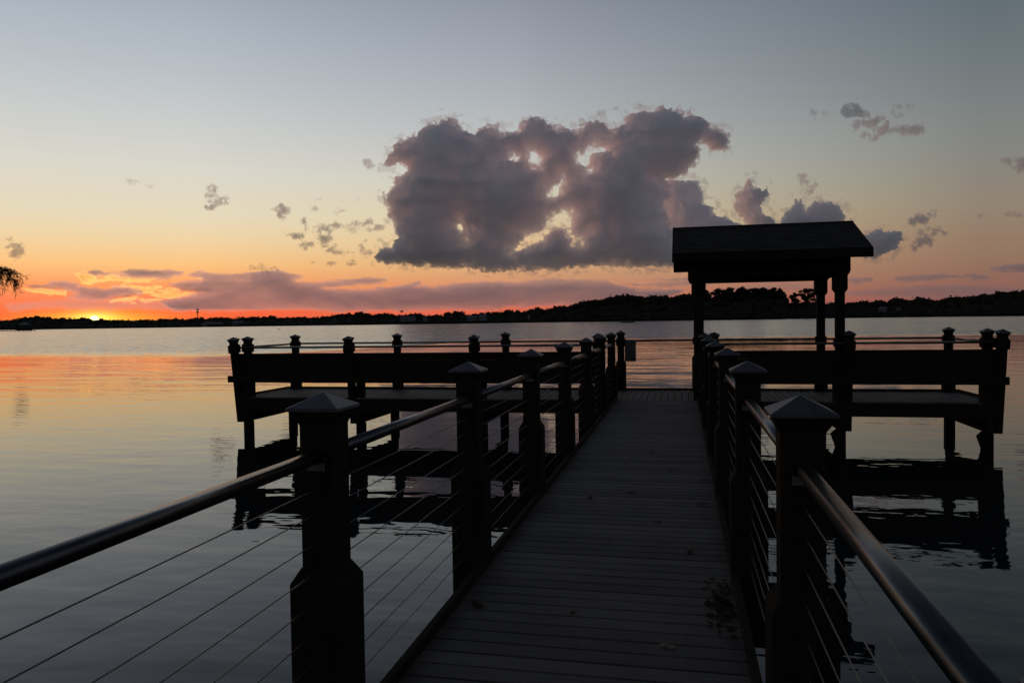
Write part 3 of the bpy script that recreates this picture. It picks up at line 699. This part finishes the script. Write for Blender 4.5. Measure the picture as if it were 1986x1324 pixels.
rail([(-9.08, 16.965, 1.085), (5.25, 16.965, 1.085)], 'long handrail along the far edge of the whole platform')
rail([(-9.165, YE, 1.07), (-9.08, 16.965, 1.08)], 'short handrail across the left end of the platform')
rail([(5.27, YE, 1.07), (5.25, 16.965, 1.08)], 'short handrail across the right end of the platform')

# ---- board on the middle post
e = empty('notice_board', (-1.08, 16.9, 0.86), label='dark square board with rounded corners on the post at the open middle', cat='board')
q = []; w, h_, r_ = 0.12, 0.225, 0.03
for cx_, cz_, a0 in ((w-r_, h_-r_, 0), (-w+r_, h_-r_, 90), (-w+r_, -h_+r_, 180), (w-r_, -h_+r_, 270)):
    for k in range(4): q.append((cx_+r_*math.cos(rad(a0+k*30)), cz_+r_*math.sin(rad(a0+k*30))))
n = len(q); m = MB(); m.add([(a, -0.012, c) for a, c in q]+[(a, 0.012, c) for a, c in q], [tuple(range(n-1, -1, -1)), tuple(range(n, 2*n))]+[(i, (i+1) % n, n+(i+1) % n, n+i) for i in range(n)])
m.build('panel', 'sign', e); MB().box(-0.14, 0.10, 0.013, 0.035, 0.10, 0.14).build('bracket', 'steel', e)

# ---- shelter
gz = empty('roofed_shelter', (0, 0, 0), label='dark timber shelter with a shingled gable roof on four square posts', cat='shelter')
RX0, RX1, RY0, RYM, RY1 = -0.145, 3.27, 14.40, 15.985, 17.57
EZ, RZ = 2.745, 3.375
sl_ = (RZ-EZ)/(RYM-RY0); TH = 0.045
for s_, (ya, yb) in enumerate(((RY0, RYM), (RY1, RYM))):
    r = MB(); sg = 1 if s_ == 0 else -1; L_ = math.hypot(RYM-RY0, RZ-EZ)
    # local frame: y runs up the slope so that shingle courses follow it
    r.box(0, RX1-RX0, 0, L_, -TH, 0); o = r.build('roof_slope', 'shingle', gz); o.location = (RX0 if s_ == 0 else RX1, ya, EZ)
    o.rotation_euler = (math.atan(sl_), 0, 0 if s_ == 0 else math.pi)
# course edges of the shingles
for s_ in (0, 1):
    r = MB(); L_ = math.hypot(RYM-RY0, RZ-EZ); y = 0.0; q2 = np.random.default_rng(11+s_)
    while y < L_-0.06:
        x = 0.0
        while x < RX1-RX0-0.01:
            ww = q2.uniform(0.16, 0.34); r.add([(x, y, 0.001), (min(x+ww, RX1-RX0), y, 0.001), (min(x+ww, RX1-RX0), y, 0.007+q2.uniform(0, .003)), (x, y, 0.007+q2.uniform(0, .003)), (min(x+ww, RX1-RX0), y+0.118, 0.001), (x, y+0.118, 0.001)],
                  [(0, 1, 2, 3), (3, 2, 4, 5)]); x += ww
        y += 0.125
    o = r.build('shingles', 'shingle', gz); o.location = (RX0 if s_ == 0 else RX1, RY0 if s_ == 0 else RY1, EZ); o.rotation_euler = (math.atan(sl_), 0, 0 if s_ == 0 else math.pi)
MB().tube([(RX0, RYM, RZ-0.005), (RX1, RYM, RZ-0.005)], 0.028, 8).build('ridge_cap', 'shingle', gz)
for ya, yb in ((RY0-0.022, RY0), (RY1, RY1+0.022)): MB().box(RX0, RX1, ya, yb, EZ-0.165, EZ-0.012).build('fascia', 'roofwood', gz)
for xa, xb in ((RX0-0.004, RX0+0.03), (RX1-0.03, RX1+0.004)):
    for ya, sg in ((RY0, 1), (RY1, -1)):
        r = MB(); P_ = [(ya, EZ-TH-0.003), (RYM-sg*0.001, RZ-TH-0.003), (RYM-sg*0.001, RZ-TH-0.15), (ya, EZ-TH-0.12)]
        r.add([(xa, a, c) for a, c in P_]+[(xb, a, c) for a, c in P_], [(0, 1, 2, 3), (7, 6, 5, 4), (0, 4, 5, 1), (1, 5, 6, 2), (2, 6, 7, 3), (3, 7, 4, 0)]); r.build('bargeboard', 'roofwood', gz)
for k in range(7):
    xx = RX0+0.12+k*(RX1-RX0-0.28)/6
    for ya, sg in ((RY0+0.02, 1), (RY1-0.02, -1)):
        r = MB(); P_ = [(ya, EZ-TH-0.004), (RYM-sg*0.03, RZ-TH-0.016), (RYM-sg*0.03, RZ-TH-0.13), (ya, EZ-TH-0.11)]
        r.add([(xx, a, c) for a, c in P_]+[(xx+0.04, a, c) for a, c in P_], [(0, 1, 2, 3), (7, 6, 5, 4), (0, 4, 5, 1), (1, 5, 6, 2), (2, 6, 7, 3), (3, 7, 4, 0)]); r.build('rafter', 'roofwood', gz)
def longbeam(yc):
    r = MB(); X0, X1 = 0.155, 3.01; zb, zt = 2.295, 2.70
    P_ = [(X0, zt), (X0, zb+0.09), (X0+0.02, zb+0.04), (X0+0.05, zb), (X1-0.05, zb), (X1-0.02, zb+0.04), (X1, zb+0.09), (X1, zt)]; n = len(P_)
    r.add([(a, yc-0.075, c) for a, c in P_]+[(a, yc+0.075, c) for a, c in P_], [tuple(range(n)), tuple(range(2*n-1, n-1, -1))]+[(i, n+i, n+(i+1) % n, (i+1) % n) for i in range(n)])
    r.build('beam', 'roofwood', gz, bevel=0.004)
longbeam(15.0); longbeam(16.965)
for xc in (0.345, 2.835): MB().box(xc-0.05, xc+0.05, 15.08, 16.885, 2.31, 2.66).build('tie_beam', 'roofwood', gz)
MB().box(0.345-0.05, 0.345+0.05, 15.94, 16.03, 2.663, 3.12).build('king_post', 'roofwood', gz); MB().box(2.785, 2.885, 15.94, 16.03, 2.663, 3.12).build('king_post', 'roofwood', gz)
for xc in (0.345, 2.835):
    for yc in (15.0, 16.965):
        p_ = empty('post', (xc, yc, 0)); p_.parent = gz
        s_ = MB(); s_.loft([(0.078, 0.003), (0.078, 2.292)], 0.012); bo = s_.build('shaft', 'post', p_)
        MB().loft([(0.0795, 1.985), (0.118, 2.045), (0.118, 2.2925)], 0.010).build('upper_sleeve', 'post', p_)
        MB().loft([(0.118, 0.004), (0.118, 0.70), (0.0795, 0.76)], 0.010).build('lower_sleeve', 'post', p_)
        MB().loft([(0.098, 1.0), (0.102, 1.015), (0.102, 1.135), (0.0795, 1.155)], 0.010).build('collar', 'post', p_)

# ------------------------------------------------------------ litter on the boards
def leafm(e_name, x, y, s, rot, seed, mat, label, group=None):
    r2 = np.random.default_rng(seed); n = 10; vs = [(0, 0, s*0.18)]
    for k in range(n):
        a = 2*math.pi*k/n; q = s*(0.55+0.45*abs(math.cos(a)))*r2.uniform(0.7, 1.1); vs.append((q*math.cos(a), q*0.6*math.sin(a), s*r2.uniform(0.0, 0.35)))
    m = MB(); m.add(vs, [(0, k+1, (k+1) % n+1) for k in range(n)]); m.add([(x_, y_, z_+0.0015) for x_, y_, z_ in vs], [(0, (k+1) % n+1, k+1) for k in range(n)])
    o = m.build(e_name, mat); o.location = (x, y, 0.003); o.rotation_euler = (0, 0, rot); tag(o, label, 'leaf', group); return o
LF = [(-0.075, 3.695, 0.045, 'paleleaf', 'pale curled leaf lying near the bottom middle of the walkway'), (-0.339, 9.07, 0.03, 'dryleaf', 'small dark leaf in the middle of the boards, furthest away of all'),
      (-0.104, 8.018, 0.035, 'dryleaf', 'dark leaf right of the middle, beyond the sixth crack of light'), (-0.446, 6.943, 0.05, 'dryleaf', 'larger crooked leaf in the middle of the walkway'),
      (-0.789, 6.688, 0.04, 'dryleaf', 'dark leaf near the left curb level with the third left post'), (0.226, 7.556, 0.05, 'dryleaf', 'dark leaf against the right curb near the fourth right post'),
      (0.046, 5.223, 0.045, 'dryleaf', 'dark leaf between the middle and the right curb'), (-0.189, 5.967, 0.03, 'dryleaf', 'small round dark leaf in the middle of the deck, before the crooked one'),
      (-0.576, 4.045, 0.025, 'dryleaf', 'tiny dark leaf on the boards level with the second left post'), (-1.10, 4.05, 0.07, 'dryleaf', 'long dark twiggy leaf against the left curb by the second post'),
      (0.161, 6.571, 0.06, 'dryleaf', 'wide flat dark leaf beside the right curb'), (-0.60, 8.3, 0.03, 'dryleaf', 'small dark leaf left of the middle, well down the walkway')]
LF[2] = LF[2][:4]+('small dark leaf a little right of the middle, well down the walkway',)
for i, (x, y, s_, mt, lb) in enumerate(LF): leafm('fallen_leaf', x, y, s_, i*1.3, 20+i, mt, lb, 'leaves fallen on the deck')
m = MB(); r2 = np.random.default_rng(77)
for k in range(120):
    a = r2.normal(0, 1); b_ = r2.normal(0, 1); cx_, cy_ = 0.20+0.035*a, 4.28+0.22*b_; cx_ = min(cx_, 0.262); s_ = r2.uniform(0.012, 0.03); z = 0.004+abs(r2.normal(0, 0.012)); t_ = r2.uniform(0, 6.28)
    u = Vector((math.cos(t_), math.sin(t_), r2.normal(0, .3)))*s_; w_ = Vector((-math.sin(t_), math.cos(t_), r2.normal(0, .4)))*s_*0.5; p_ = Vector((cx_, cy_, z))
    m.add([p_-u, p_-w_, p_+u, p_+w_], [(0, 1, 2, 3)])
tag(m.build('leaf_litter', 'dryleaf'), 'clump of dead leaves caught against the right curb', 'leaf litter', kind='stuff')

# ------------------------------------------------------------ clouds: closed volumes with real distance, size and thickness
def cloud(name, polys, holes, D, thick, mat, label=None, cat='cloud', group=None, kind=None, step=2.0, seed=1, n1=(34, 9), n2=(9, 3.2), soft=26.0, sx_=1.0, erode=0.0, pad=22, power=1.0, fine=(3.0, 1.2), lump=0.35, wisp=0.0, base=None, halo=False, parent=None, thr=None):
    allp = np.array([q for p_ in polys for q in p_], float)
    x0, y0 = allp.min(0)-pad; x1, y1 = allp.max(0)+pad
    xs = np.arange(x0, x1+step, step); ys = np.arange(y0, y1+step*0.999, step); gx, gy = np.meshgrid(xs, ys)
    s = np.full(gx.shape, -1e9)
    for p_ in polys: s = np.maximum(s, sdist(gx, gy, p_))
    for p_ in holes: s = np.minimum(s, -sdist(gx, gy, p_)+3)
    k = 1.0/sx_
    s = s - erode
    q = 1.0 if base is None else 1-0.65*np.clip((gy-base)/14, 0, 1)
    s = s + q*(n1[1]*fbm(gx*k/n1[0], gy/n1[0], seed, 5, 0.6)) + q*( n2[1]*billow(gx*k/n2[0], gy/n2[0], seed+20, 3)) + fine[1]*fbm(gx*k/fine[0], gy/fine[0], seed+40, 2)
    if wisp: s = s - wisp*np.clip(fbm(gx*k/14, gy/14, seed+60, 4)+0.05, 0, 1)*np.exp(-np.maximum(s, 0)/30)
    e1 = np.ones(gx.shape); e1[0, :] = e1[-1, :] = 0; e1[:, 0] = e1[:, -1] = 0; s = np.where(e1 > 0, s, -1)
    if thr is not None: s = np.minimum(s, 18*(fbm(gx*k/15, gy/11, seed+70, 6, 0.62)-thr))
    T = thick*(1-np.exp(-np.maximum(s, 0)/soft))**power
    T = T*(1+lump*fbm(gx*k/60, gy/60, seed+80, 4)) ; T[s <= 0] = 0; T = np.maximum(T, 0)
    F_ = T*(1+0.55*billow(gx*k/32, gy/32, seed+90, 5)); B_ = T*(0.8+0.25*billow(gx*k/26, gy/26, seed+95, 3))
    ctr = ray((x0+x1)/2, (y0+y1)/2); dirs = ray(gx, gy)
    # vertical sheet facing the lake at distance D
    n = np.array([ctr[0], ctr[1], 0.0]); n /= np.linalg.norm(n)
    tt = D/(dirs@n); base = EYE + dirs*tt[..., None]
    front = base - n*F_[..., None]; back = base + n*B_[..., None]
    on = T > 0; H_, W_ = T.shape
    cell = on[:-1, :-1] | on[1:, :-1] | on[:-1, 1:] | on[1:, 1:]
    used = np.zeros((H_, W_), bool); used[:-1, :-1] |= cell; used[1:, :-1] |= cell; used[:-1, 1:] |= cell; used[1:, 1:] |= cell
    fi = np.full((H_, W_), -1); fi[used] = np.arange(used.sum()); nb_ = int(used.sum())
    bi = fi.copy(); bi[on] = nb_ + np.arange(on.sum())
    V = np.concatenate([front[used], back[on]])
    I, J = np.nonzero(cell)
    fq = np.stack([fi[I, J], fi[I+1, J], fi[I+1, J+1], fi[I, J+1]], 1); bq = np.stack([bi[I, J], bi[I, J+1], bi[I+1, J+1], bi[I+1, J]], 1)
    Q = np.concatenate([fq, bq]).astype(np.int32)
    o0 = V.mean(0); V = V - o0
    me = bpy.data.meshes.new(name); me.vertices.add(len(V)); me.vertices.foreach_set('co', V.astype(np.float32).ravel())
    me.loops.add(Q.size); me.loops.foreach_set('vertex_index', Q.ravel()); me.polygons.add(len(Q)); me.polygons.foreach_set('loop_start', np.arange(0, Q.size, 4, dtype=np.int32))
    me.update(calc_edges=True); me.validate(); me.materials.append(mat)
    ob = bpy.data.objects.new(name, me); C.objects.link(ob); ob.location = o0
    if parent is not None: ob.parent = parent; ob.matrix_parent_inverse = Matrix.Translation(-parent.location); return ob
    tag(ob, label, cat, group, kind)
    if halo:
        cloud('ragged_fringe', polys, [], D+40, 60, VH, step=1.4, seed=seed+5, n1=(30, 14), n2=(9, 5), soft=16, erode=-15, fine=(3, 2.5), lump=0.3, thr=-0.02, parent=ob, base=505)
    return ob
def blob(cx_, cy_, rx, ry, n=14): return [(cx_+rx*math.cos(2*math.pi*k/n), cy_+ry*math.sin(2*math.pi*k/n)) for k in range(n)]
def z6(pts): return [(680+a/2.613, 180+b_/2.613) for a, b_ in pts]
def z5(pts): return [(a/2.613, 320+b_/2.613) for a, b_ in pts]

VC = vol('cumulus_vapour', (0.996, 0.995, 0.998), 0.030, 0.2)
VC2 = vol('distant_cumulus_vapour', (0.995, 0.992, 0.995), 0.022, 0.2)
VH = vol('fringe_vapour', (0.93, 0.93, 0.95), 0.011, 0.2)
VW = vol('wisp_vapour', (0.90, 0.90, 0.93), 0.015, 0.2)
VS = vol('stratus_vapour', (0.83, 0.80, 0.86), 0.0048, 0.6)
VG = vol('sunset_tinted_vapour', (0.998, 0.95, 0.45), 0.0085, 0.75)  # sunset gold is tinted into the vapour colour; the cloud gives no light

BIG = z6([(110, 835), (150, 790), (180, 765), (215, 790), (250, 740), (230, 680), (205, 620), (195, 560), (165, 520), (190, 490), (215, 470), (195, 430), (215, 400), (265, 395), (250, 372), (160, 375), (195, 305), (260, 248), (340, 235), (345, 210), (385, 165), (430, 145), (500, 125), (545, 145), (575, 190), (620, 190), (665, 168), (740, 175), (775, 205), (825, 198), (850, 175), (900, 140), (940, 135), (990, 155), (1050, 162), (1110, 175), (1150, 205), (1190, 165), (1260, 145), (1310, 190), (1340, 165), (1390, 165), (1400, 120), (1460, 105), (1520, 90), (1555, 78), (1620, 85), (1670, 115), (1720, 105), (1780, 150), (1850, 190), (1920, 222), (1890, 295), (1830, 285), (1790, 265), (1750, 285), (1745, 330), (1700, 415), (1620, 450), (1605, 520), (1590, 580), (1610, 640), (1640, 700), (1660, 880), (1400, 882), (1300, 870), (1180, 880), (1080, 890), (950, 895), (780, 905), (680, 900), (560, 880), (450, 882), (340, 878), (260, 862), (150, 862)])
HOLES = [z6([(905, 297), (960, 300), (985, 335), (950, 378), (915, 372), (900, 330)]), z6([(1150, 305), (1220, 272), (1305, 262), (1290, 300), (1235, 325), (1210, 350), (1235, 400), (1190, 418), (1165, 370)]),
         z6([(990, 478), (1040, 480), (1078, 430), (1055, 500), (1030, 552), (1000, 522)]), z6([(1000, 645), (1060, 602), (1112, 605), (1142, 688), (1060, 680), (1000, 690), (975, 760), (900, 772), (820, 815), (800, 800), (875, 760), (880, 718), (960, 688)]),
         z6([(1095, 690), (1190, 715), (1180, 772), (1110, 770)]), z6([(556, 672), (564, 680), (582, 745), (566, 722)]), z6([(808, 325), (850, 328), (845, 342), (812, 342)]), z6([(1595, 560), (1615, 575), (1605, 605), (1580, 600)])]
cloud('cumulus_cloud', [BIG], HOLES, 4200, 280, VC, 'huge grey purple cloud with ragged holes and pink lit left edge', seed=3, step=1.4, n1=(34, 13), n2=(10, 5.0), soft=46, wisp=14, fine=(4.5, 3.6), halo=True, lump=0.4, erode=-3.5, base=498)
SEC = z6([(1560, 480), (1640, 440), (1720, 440), (1760, 465), (1790, 540), (1830, 580), (1830, 620), (1900, 635), (1990, 665), (2100, 700), (2100, 800), (1560, 870)])
cloud('cumulus_cloud', [SEC], [], 5600, 360, VC2, 'paler grey cloud tower half behind the huge one, above the shelter roof', seed=8, n1=(26, 12), n2=(10, 5), soft=30, fine=(4, 3), step=1.6, halo=True)
cloud('cumulus_cloud', [[(1513, 440), (1518, 425), (1532, 408), (1543, 388), (1556, 388), (1564, 406), (1580, 393), (1602, 389), (1622, 400), (1642, 420), (1636, 428), (1622, 442), (1600, 460), (1530, 460)]], [], 5200, 300, VC2,
      'rounded grey cloud with a small turret, just over the shelter ridge', seed=12, n1=(20, 7), n2=(9, 4.5), soft=22, fine=(3.5, 2.5), step=1.4, halo=True)
cloud('cumulus_cloud', [[(1650, 470), (1680, 455), (1700, 450), (1725, 450), (1748, 450), (1752, 462), (1742, 480), (1722, 490), (1700, 498), (1670, 500)]], [], 4800, 300, VC,
      'dark cloud peeping out beyond the far slope of the shelter roof', seed=15, n1=(20, 9), n2=(9, 4), soft=22, fine=(3.5, 2.5), step=1.4, halo=True)
cloud('cumulus_cloud', [[(1428, 400), (1430, 380), (1445, 365), (1450, 345), (1460, 350), (1462, 365), (1478, 372), (1488, 362), (1492, 378), (1478, 392), (1470, 402), (1484, 415), (1500, 425), (1506, 440), (1450, 442), (1440, 425), (1428, 412)]], [], 4700, 220, VC,
      'ragged upright cloud between the pale tower and the turreted one', seed=18, n1=(16, 8), n2=(7, 4), soft=18, fine=(3.5, 2.5), step=1.4, halo=True)
def wisp(parts, D, label, seed, group='small ragged clouds', mat=None, er=0.0, thick=110, soft=16, **kw):
    cloud('small_cloud', [blob(a_, b_, c_*1.5+3, d_*1.4+2.5) for a_, b_, c_, d_ in parts], [], D, thick, mat or VW, label, seed=seed, group=group, n1=(13, 10), n2=(5, 3.0), soft=soft*1.3, erode=er+2.2, pad=12, step=1.3, fine=(2.4, 2.0), thr=-0.34, **kw)
wisp([(1650, 215, 17, 12), (1668, 228, 14, 12), (1690, 240, 18, 8), (1708, 246, 14, 16), (1692, 262, 16, 5), (1660, 245, 6, 5)], 3600, 'wide smudge of small dark cloud high over the shelter', 31)
wisp([(1752, 254, 18, 8), (1778, 250, 12, 10), (1742, 215, 8, 9), (1765, 206, 6, 5)], 3600, 'small dark cloud high up, at the right end of the smudge over the shelter', 32)
wisp([(1578, 218, 7, 6), (1603, 220, 6, 3)], 3600, 'tiny faint cloud high up between the huge cloud and the wide smudge', 33, soft=22)
wisp([(1556, 350, 6, 9), (1568, 358, 14, 7), (1568, 368, 10, 6)], 4000, 'small dark cloud above the turreted one', 34)
wisp([(1968, 312, 18, 6), (1985, 320, 14, 10)], 3700, 'dark cloud scrap cut by the right edge of the view', 35)
wisp([(1786, 424, 14, 6), (1809, 417, 6, 5), (1770, 432, 5, 8)], 4300, 'thin cloud arc beyond the shelter, upper of the two', 36)
wisp([(1800, 452, 14, 7), (1812, 446, 14, 4), (1796, 466, 10, 8), (1778, 474, 8, 9), (1832, 452, 4, 3)], 4300, 'ragged cloud beyond the shelter, lower of the two', 37)
wisp([(1958, 415, 9, 4), (1905, 418, 8, 2.5), (1982, 418, 6, 2.5)], 4800, 'tiny flat cloud low by the right edge', 38)
wisp([(1216, 203, 7, 5), (1242, 206, 6, 4), (1196, 212, 5, 3), (1165, 220, 5, 4), (1127, 235, 6, 6)], 4200, 'row of thin scraps above the top of the huge cloud', 39, soft=24)
wisp([(415, 367, 7, 7), (413, 385, 11, 9), (435, 389, 6, 6), (405, 402, 9, 4)], 4000, 'small ragged upright cloud alone in the sky left of the huge one', 41)
wisp([(546, 406, 12, 8), (546, 417, 9, 8)], 4000, 'small round dark cloud between the lone ragged one and the huge cloud', 42)
wisp([(35, 478, 11, 8), (33, 490, 12, 8), (15, 482, 8, 3), (14, 463, 6, 3)], 4200, 'small grey cloud over the cypress branch at the left edge', 43)
wisp([(625, 449, 13, 8), (632, 462, 9, 12), (638, 480, 9, 9), (648, 489, 8, 3)], 4000, 'dark hook shaped cloud left of the huge one', 44, er=-0.5)
wisp([(596, 475, 9, 6), (577, 458, 9, 5), (592, 438, 4, 11), (562, 455, 5, 3)], 4000, 'scatter of tiny scraps left of the hook shaped cloud', 45)
wisp([(658, 437, 18, 3.5), (706, 440, 26, 6), (717, 431, 5, 5)], 4400, 'flat pinkish cloud just left of the huge one', 46, er=-0.8)
wisp([(660, 410, 8, 4), (692, 388, 4, 2), (610, 405, 8, 3), (614, 386, 5, 2)], 4300, 'faint scraps above the flat pinkish cloud', 47, soft=26)
wisp([(708, 468, 5, 3), (700, 480, 3, 5), (712, 490, 6, 3)], 4200, 'thin ragged scraps at the lower left tip of the huge cloud', 48)
wisp([(714, 316, 6, 7), (722, 322, 5, 3)], 4200, 'tiny pink scrap off the upper left of the huge cloud', 49)
wisp([(255, 351, 9, 4), (295, 360, 8, 2)], 4000, 'very faint scrap of cloud high over the sunset', 50, soft=40)
wisp([(640, 513, 5, 5), (680, 512, 5, 3), (607, 509, 4, 3), (678, 491, 5, 3)], 4300, 'tiny specks of cloud below the hook shaped one', 51)
wisp([(505, 520, 12, 4), (522, 524, 10, 2.5)], 5000, 'small dark tuft on top of the purple cloud bank', 52, er=-1)

def bank(polys, holes, label, seed, mat=None, thick=260, D=8000, **kw):
    a = dict(n1=(30, 6.0), n2=(9, 3.0), soft=7, sx_=3.2, erode=-2.0, pad=14, step=1.4, fine=(3.5, 1.6), lump=0.3); a.update(kw)
    cloud('cloud_bank', polys, holes, D, thick, mat or VS, label, 'cloud bank', 'low cloud banks over the horizon', seed=seed, **a)
bank([z5([(820, 692), (890, 675), (960, 660), (1000, 640), (930, 630), (860, 602), (960, 592), (1040, 590), (1050, 572), (960, 556), (1010, 545), (1080, 552), (1170, 560), (1200, 552), (1290, 548), (1390, 536), (1440, 540), (1530, 552), (1545, 576), (1500, 586), (1600, 592), (1700, 590), (1850, 580), (1955, 582), (1900, 600), (1750, 615), (1640, 622), (1640, 630), (1986, 622)]) + [(800, 552), (812, 549), (806, 556), (850, 556), (935, 547), (965, 546), (1000, 549), (1085, 541), (1110, 542), (1178, 540), (1190, 552), (1230, 560), (1320, 565), (1250, 582), (1180, 584), (1060, 590), (960, 598), (830, 601), (700, 600), (500, 600), (340, 600)]],
     [z5([(1155, 588), (1200, 573), (1300, 572), (1300, 582), (1230, 590)])], 'long purple cloud bank lying low from the sunset to the wooded rise', 61)
bank([z5([(140, 615), (225, 603), (260, 592), (315, 590), (395, 600), (400, 618), (520, 623), (650, 622), (690, 632), (720, 650), (650, 660), (590, 672), (530, 690), (470, 690), (340, 668), (395, 650), (330, 632), (240, 622)])], [], 'purple cloud bank just above the sun, left part', 62, D=8600)
bank([z5([(440, 548), (470, 532), (505, 534), (530, 548), (600, 544), (650, 536), (760, 540), (860, 538), (930, 546), (910, 562), (840, 572), (720, 572), (620, 562), (560, 556), (480, 560)])], [], 'thin dark streak of cloud topping the glowing gap above the sun', 63, thick=230, soft=5)
bank([z5([(30, 705), (200, 690), (360, 676), (560, 690), (760, 680), (860, 700), (1100, 712), (1400, 722), (1300, 738), (900, 740), (600, 735), (300, 728), (60, 735)])], [], 'dull red veil of low cloud right over the far treeline', 64, thick=120, soft=10)
bank([z5([(370, 545), (430, 540), (480, 562), (560, 560), (640, 568), (760, 580), (900, 572), (1040, 572), (1050, 582), (940, 598), (850, 612), (920, 632), (990, 655), (900, 672), (800, 690), (700, 690), (560, 692), (700, 652), (640, 620), (500, 618), (410, 604), (400, 580)])], [], 'bright golden ragged cloud glowing in the gap above the sun', 65, mat=VG, thick=210, D=9500, n1=(22, 8), n2=(8, 4), soft=9, wisp=12, thr=-0.12)
bank([z5([(110, 624), (230, 632), (330, 640), (330, 660), (250, 655), (160, 640)])], [], 'small golden streak left of the sun', 66, mat=VG, thick=240, D=9500)
bank([[(1245, 542), (1340, 538), (1420, 540), (1340, 546)], [(1210, 551), (1340, 545), (1420, 549), (1300, 556)]], [], 'thin streaks of cloud behind the near shelter post', 67, thick=150, soft=5)
bank([[(1640, 543), (1660, 541), (1690, 543), (1660, 547)], [(1735, 541), (1790, 533), (1840, 532), (1880, 536), (1830, 541), (1770, 545)], [(1870, 533), (1900, 533), (1930, 540), (1890, 541)]], [], 'thin grey streak beyond the shelter, above the far woods', 68, thick=190, soft=5)
bank([[(1915, 520), (1950, 515), (2030, 512), (2080, 518), (2000, 526), (1940, 524)]], [], 'small dark flat streak at the right edge of the view', 69, thick=240, soft=4)
bank([[(1630, 566), (1700, 557), (1800, 553), (1900, 556), (2000, 560), (2080, 560), (2000, 575), (1850, 577), (1700, 578), (1640, 574)]], [], 'faint dusky bank of cloud resting on the far right woods', 70, thick=120, soft=9)
bank([[(1380, 566), (1450, 550), (1500, 546), (1600, 552), (1600, 562), (1450, 566)]], [], 'faint dusky cloud seen through the shelter above the pines', 71, thick=70, soft=9)
